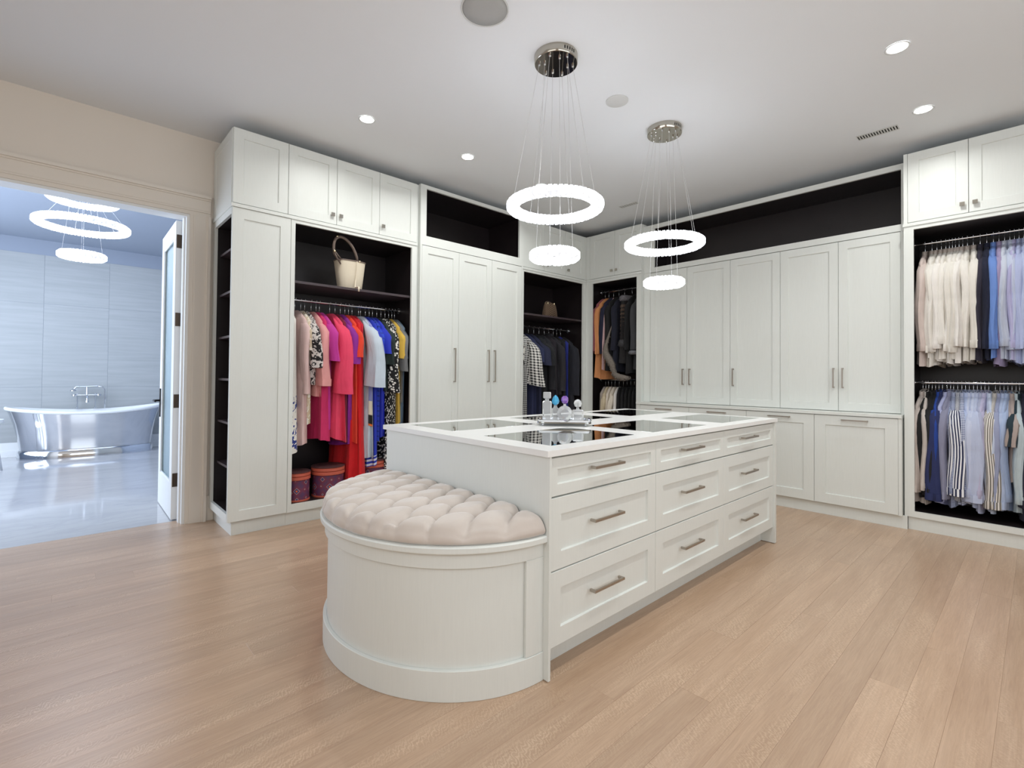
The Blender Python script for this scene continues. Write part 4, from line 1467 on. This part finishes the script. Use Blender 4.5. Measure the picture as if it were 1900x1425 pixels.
m.loops([[(-.05 + .0, .026, -.01), (-.05, .034, -.01), (-.075, .034, -.012), (-.075, .026, -.012)], [(-.2, .03, -.2), (-.2, .038, -.2), (-.236, .038, -.2), (-.236, .03, -.2)], [(-.22, .034, -.6), (-.22, .044, -.6), (-.262, .044, -.6), (-.262, .034, -.6)], [(-.225, .04, -.955), (-.225, .05, -.955), (-.262, .05, -.945), (-.262, .04, -.945)]], True, True, True)
m.build('lining', fab('e9c3c4'), o)['label'] = 'pale pink lining edge'
coat(3.65, 'coat', 'coat', 'blue-black coat behind the fur stole', fab('15182a'), .98, sleeve=.62, hem=(.21, .05), yaw=R_(-5))
# fur vest with horizontal bands
v = coat(3.535, 'fur_vest', 'vest', 'dark vest with horizontal brown fur bands and a grey fur collar', fab('1a1718'), .86, hem=(.22, .06), hw=.2, th=.05, yaw=R_(-6))
def fur_ring(rx, ry, z, r, nrm, name, mat, par, n=36, spikes=260, cx=0.):
    rnd = random.Random(int(abs(z) * 1000) + 3)
    m = MB()
    L = []
    for k in range(n):
        a = 2 * pi * k / n
        c = Vector((cx + rx * cos(a), ry * sin(a), z))
        o1 = Vector((cos(a), sin(a) * 1.0, 0))
        L.append([c + o1 * r * cos(2 * pi * j / 8) + Vector((0, 0, 1)) * r * 1.15 * sin(2 * pi * j / 8) for j in range(8)])
    L.append(L[0])
    m.loops(L, True)
    for _ in range(spikes):
        a, b = rnd.uniform(0, 2 * pi), rnd.uniform(-1.4, 1.4)
        c = Vector((cx + rx * cos(a), ry * sin(a), z))
        o1 = (Vector((cos(a), sin(a), 0)) * cos(b) + Vector((0, 0, 1)) * sin(b)).normalized()
        p = c + o1 * r * .9
        tip = p + (o1 + Vector((rnd.uniform(-.5, .5), rnd.uniform(-.5, .5), rnd.uniform(-1.2, .0)))) * min(r * .5, .014)
        q = o1.orthogonal().normalized() * r * .16
        i = len(m.v)
        m.v += [tuple(p - q), tuple(p + q), tuple(tip)]
        m.f.append((i, i + 1, i + 2))
    m.uv = [(p[0] * 2 + p[1], p[2]) for p in m.v]
    return m.build(name, mat, par, True, recalc=False)
fb = fab('241a17', 'fur', '6e5a4d', 60)
for k in range(9):
    fur_ring(.19, .045, -.15 - k * .048, .022, 1, 'fur_band', fb, v, spikes=160)
fur_ring(.13, .035, -.05, .034, 1, 'fur_collar', fab('3a383c', 'fur', '8f8c92', 50), v, spikes=260, cx=-.06)
fur_ring(.185, .04, -.62, .055, 1, 'fur_hem', fab('2a292b', 'fur', '47464a', 50), v, spikes=220)
coat(3.46, 'coat', 'coat', 'plain black coat right of the fur vest', fab('131316'), 1.0, sleeve=.62, hem=(.2, .05), yaw=R_(-2))
g_ = coat(3.36, 'coat', 'coat', 'dark grey coat with fur cuffs, rightmost on the corner rod', fab('3c3d41'), .95, sleeve=.62, hem=(.2, .05), s_r=(.07, .07), hw=.185, yaw=R_(-2))
fur_ring(.07, .045, -.74, .022, 1, 'fur_cuff', fab('4b4b50', 'fur', '85868c', 50), g_, spikes=140, cx=-.19)
# fur stole slung low in front of the coats
def stole():
    rnd = random.Random(4)
    P = [Vector(p) for p in ((5.34, 3.62, 2.2), (5.2, 3.66, 2.1), (5.15, 3.69, 1.85), (5.115, 3.755, 1.6), (5.10, 3.745, 1.5), (5.10, 3.69, 1.42), (5.105, 3.645, 1.35), (5.105, 3.63, 1.29), (5.10, 3.6, 1.23), (5.10, 3.54, 1.205), (5.105, 3.47, 1.195), (5.115, 3.41, 1.2))]
    rr = [.006, .007, .008, .03, .055, .06, .05, .035, .045, .052, .045, .02]
    # densify
    PP, RR = [], []
    for i in range(len(P) - 1):
        for k in range(4):
            f = k / 4
            PP.append(P[i].lerp(P[i + 1], f))
            RR.append(rr[i] * (1 - f) + rr[i + 1] * f)
    PP.append(P[-1])
    RR.append(rr[-1])
    m = MB()
    m.tube([tuple(p) for p in PP], 1, 12, [r * .74 for r in RR])
    for i in range(len(PP)):
        if RR[i] < .015:
            continue
        for _ in range(34):
            dv = Vector((rnd.uniform(-1, 1), rnd.uniform(-1, 1), rnd.uniform(-1, 1)))
            if dv.length < .1:
                continue
            dv.normalize()
            p = PP[i] + dv * RR[i] * .7
            tip = p + (dv + Vector((0, 0, -.5))) * .017
            q = dv.orthogonal().normalized() * .005
            b = len(m.v)
            m.v += [tuple(p - q), tuple(p + q), tuple(tip)]
            m.f.append((b, b + 1, b + 2))
    m.uv = [(p[1] * 2 + p[0], p[2]) for p in m.v]
    o = m.build('fur_stole', fab('4c443d', 'fur', '9a9187', 40), loc=(5.1, 3.6, 1.2), smooth=True, recalc=False)
    tag(o, 'grey-brown fur stole trailing in an S in front of the corner coats', 'stole')
stole()

# lower corner rod: trousers and tops on clip hangers
G4, H4, HL4 = 'clothes on the lower corner rod', 'hangers on the lower corner rod', 'black hanger on the lower rod of the corner wardrobe'
lows = [(3.94, 'white and brown striped top, leftmost on the lower corner rod', 'e3dbd2', ('stripe', '6b5a50', 24)), (3.895, 'sand-coloured top on the lower corner rod', 'd5c6a8', None), (3.845, 'ivory top on the lower corner rod', 'e8ddcf', None), (3.79, 'cream top between the ivory and the white one', 'e6dccb', None), (3.725, 'bright white top next to the black trousers', 'eeebe6', None)]
for k, (yu, lab, c, pt) in enumerate(lows):
    mt = fab(c, pt[0], pt[1], pt[2]) if pt else fab(c)
    garment(RD, yu, .28, 1.17, 'top', 'top', lab, G4, mt, .62, sleeve=(.3 if k in (1, 3) else None), hem=(.2, .04), hw=.18, yaw=R_(16), seed=200 + k, drop=.1)
    hanger(RD, yu, .28, 1.17, R_(16), 'black hanger of the ' + lab, H4)
NTH = ('first', 'second', 'third', 'fourth', 'fifth', 'sixth', 'seventh')
for k, yu in enumerate((3.66, 3.605, 3.55, 3.495, 3.44, 3.385, 3.33)):
    garment(RD, yu, .28, 1.17, 'trousers', 'trousers', 'black trousers on the lower corner rod, %s from the left' % NTH[k], 'black trousers on the lower corner rod', fab(('17181a', '1c1c20', '131416')[k % 3]), .72, hem=(.17, .03), hw=.17, th=.026, neck=.12, yaw=R_(8), seed=220 + k, drop=.1)
    hanger(RD, yu, .28, 1.17, R_(8), 'black hanger of the %s black trousers on the lower corner rod' % NTH[k], H4)

# shirts: two rods at the right
def FY(px):
    return .690 - (px - 1695) * .0031
G5, H5, HL5 = 'shirts on the upper shirt rod', 'hangers on the upper shirt rod', 'hanger with a chrome hook on the upper shirt rod'
def shirt(px, label, mat, rodz, L, sl, group, hg, hl, yaw, k, cm=None, **kw):
    yu = FY(px)
    a = dict(sleeve=sl, collar=True, cuff=True, hem=(.205, .035), hw=.2, th=.026, s_r=(.056, .046), amp=.2, drop=.105, neck=.055)
    a.update(kw)
    garment(RF, yu, .29, rodz, 'shirt', 'shirt', label, group, mat, L, yaw=yaw, seed=300 + k, collar_mat=cm, **a)
    hanger(RF, yu, .29, rodz, yaw, 'hanger of the ' + label, hg, wood=False, drop=.1)
grey_inside = fab('b9aea6')
ord_ = ['first', 'second', 'third', 'fourth', 'fifth', 'sixth', 'seventh', 'eighth', 'ninth', 'tenth', 'eleventh', 'twelfth']
ups = [(1709, 'pinkish grey shirt at the left end of the upper shirt rod', 'd6c6bf', None)]
wx = (1723, 1733, 1742, 1751, 1758, 1764, 1770, 1777, 1784, 1793, 1804)
for k, px in enumerate(wx):
    lab = 'white shirt on the upper shirt rod, %s from its left' % ord_[k]
    if k == len(wx) - 1:
        lab = 'white shirt with wrinkled cuffs, last of the white row'
    ups.append((px, lab, ('ece7df', 'e9e4db', 'efeae4')[k % 3], None))
ups += [(1817, 'plum navy shirt beside the white row', '2c2838', None), (1829, 'dark navy shirt behind the plum one', '151a33', None), (1841, 'mid blue shirt with a buttoned cuff', '6d8fd2', None), (1851, 'lavender shirt right of the mid blue one', 'a597b8', None),
        (1861, 'pale blue-white shirt right of the lavender one', 'ccd3e2', None), (1870, 'icy blue shirt with a folded sleeve', 'c6cee4', None), (1878, 'soft lilac shirt near the picture edge', 'b9b6da', None), (1886, 'light periwinkle shirt near the picture edge', 'b4bde0', None), (1894, 'light blue shirt cut by the picture edge on the upper rod', 'bcc6e4', None)]
for k, (px, lab, c, _) in enumerate(ups):
    zz = random.Random(k)
    shirt(px, lab, fab(c), 2.345, .90 + zz.uniform(-.03, .03), .66 + zz.uniform(-.05, .03), G5, H5, HL5, R_(zz.uniform(-7, 6)), k, cm=(fab('b7aba3') if c[0] in 'e' or k == 0 else None), flare=zz.uniform(-.005, .01), bend=zz.uniform(-.015, .04))
G6, H6, HL6 = 'shirts on the lower shirt rod', 'hangers on the lower shirt rod', 'hanger with a chrome hook on the lower shirt rod'
los = [(1703, 'beige-grey shirt at the left end of the lower shirt rod', fab('c9bdb6')), (1709, 'paler beige shirt next to the black ones', fab('d3c9c2')), (1715, 'black shirt right after the beige pair', fab('121214')), (1722, 'middle black shirt of the lower shirt rod', fab('17171a')), (1729, 'black shirt beside the royal blue one', fab('0f1013')),
       (1736, 'royal blue shirt peeping out left of the navy one', fab('21449a')), (1743, 'navy shirt with a buttoned cuff', fab('27305f')), (1752, 'lavender-blue shirt right of the navy one', fab('b3b8de')), (1759, 'grey-lilac shirt left of the bold stripes', fab('8f90a8')), (1765, 'fine blue check shirt left of the bold stripes', fab('c2cae0', 'gingham', '4d5a86', 90)),
       (1773, 'white shirt with bold dark blue stripes', fab('e9eaee', 'stripe', '252b4e', 62)), (1781, 'small navy gingham shirt right of the bold stripes', fab('dfe4f2', 'gingham', '3c4a7e', 80)), (1788, 'pale blue shirt right of the gingham', fab('b9c6e8')), (1795, 'light blue-white shirt with a crisp fold', fab('c8d0e8')),
       (1803, 'large pale blue shirt with a wide open cuff', fab('ccd4ec')), (1810, 'pale blue shirt right of the wide-cuffed one', fab('c2cbe6')), (1817, 'blue-grey shirt in the pale blue row', fab('b3b8d2')), (1824, 'lilac-tinted shirt in the pale blue row', fab('c3bfdc')), (1831, 'ice blue shirt left of the fine brown stripes', fab('cbd6ec')),
       (1843, 'white shirt with fine brown-grey stripes', fab('e7e2dc', 'stripe', '77726c', 90)), (1851, 'grey-blue shirt behind the fine stripes', fab('9fa6c4')), (1858, 'light blue shirt right of the fine stripes', fab('b4c2e0')), (1865, 'sky blue shirt left of the taupe one', fab('aebfe0')), (1872, 'taupe short-sleeved shirt near the picture edge', fab('b3a49e')),
       (1879, 'pale aqua shirt beside the taupe one', fab('c2d0d6')), (1885, 'dark teal short-sleeved shirt', fab('243640')), (1893, 'near-black navy shirt cut by the picture edge on the lower rod', fab('1a1d33'))]
for k, (px, lab, mt) in enumerate(los):
    zz = random.Random(k + 77)
    kw = {}
    L, sl = .84 + zz.uniform(-.04, .04), .66 + zz.uniform(-.05, .04)
    if 'short' in lab:
        L, sl = .62, .27
        kw = dict(cuff=False, s_r=(.06, .07))
    if 'wide-cuffed' in lab or 'wide open cuff' in lab or 'bold dark' in lab or 'navy shirt with' in lab or 'fine brown-grey' in lab:
        kw = dict(s_r=(.06, .066), sq_=.85)
    shirt(px, lab, mt, 1.18, L, sl, G6, H6, HL6, R_(zz.uniform(-9, 6)), k + 40, flare=zz.uniform(-.005, .01), bend=zz.uniform(-.015, .04), **kw)
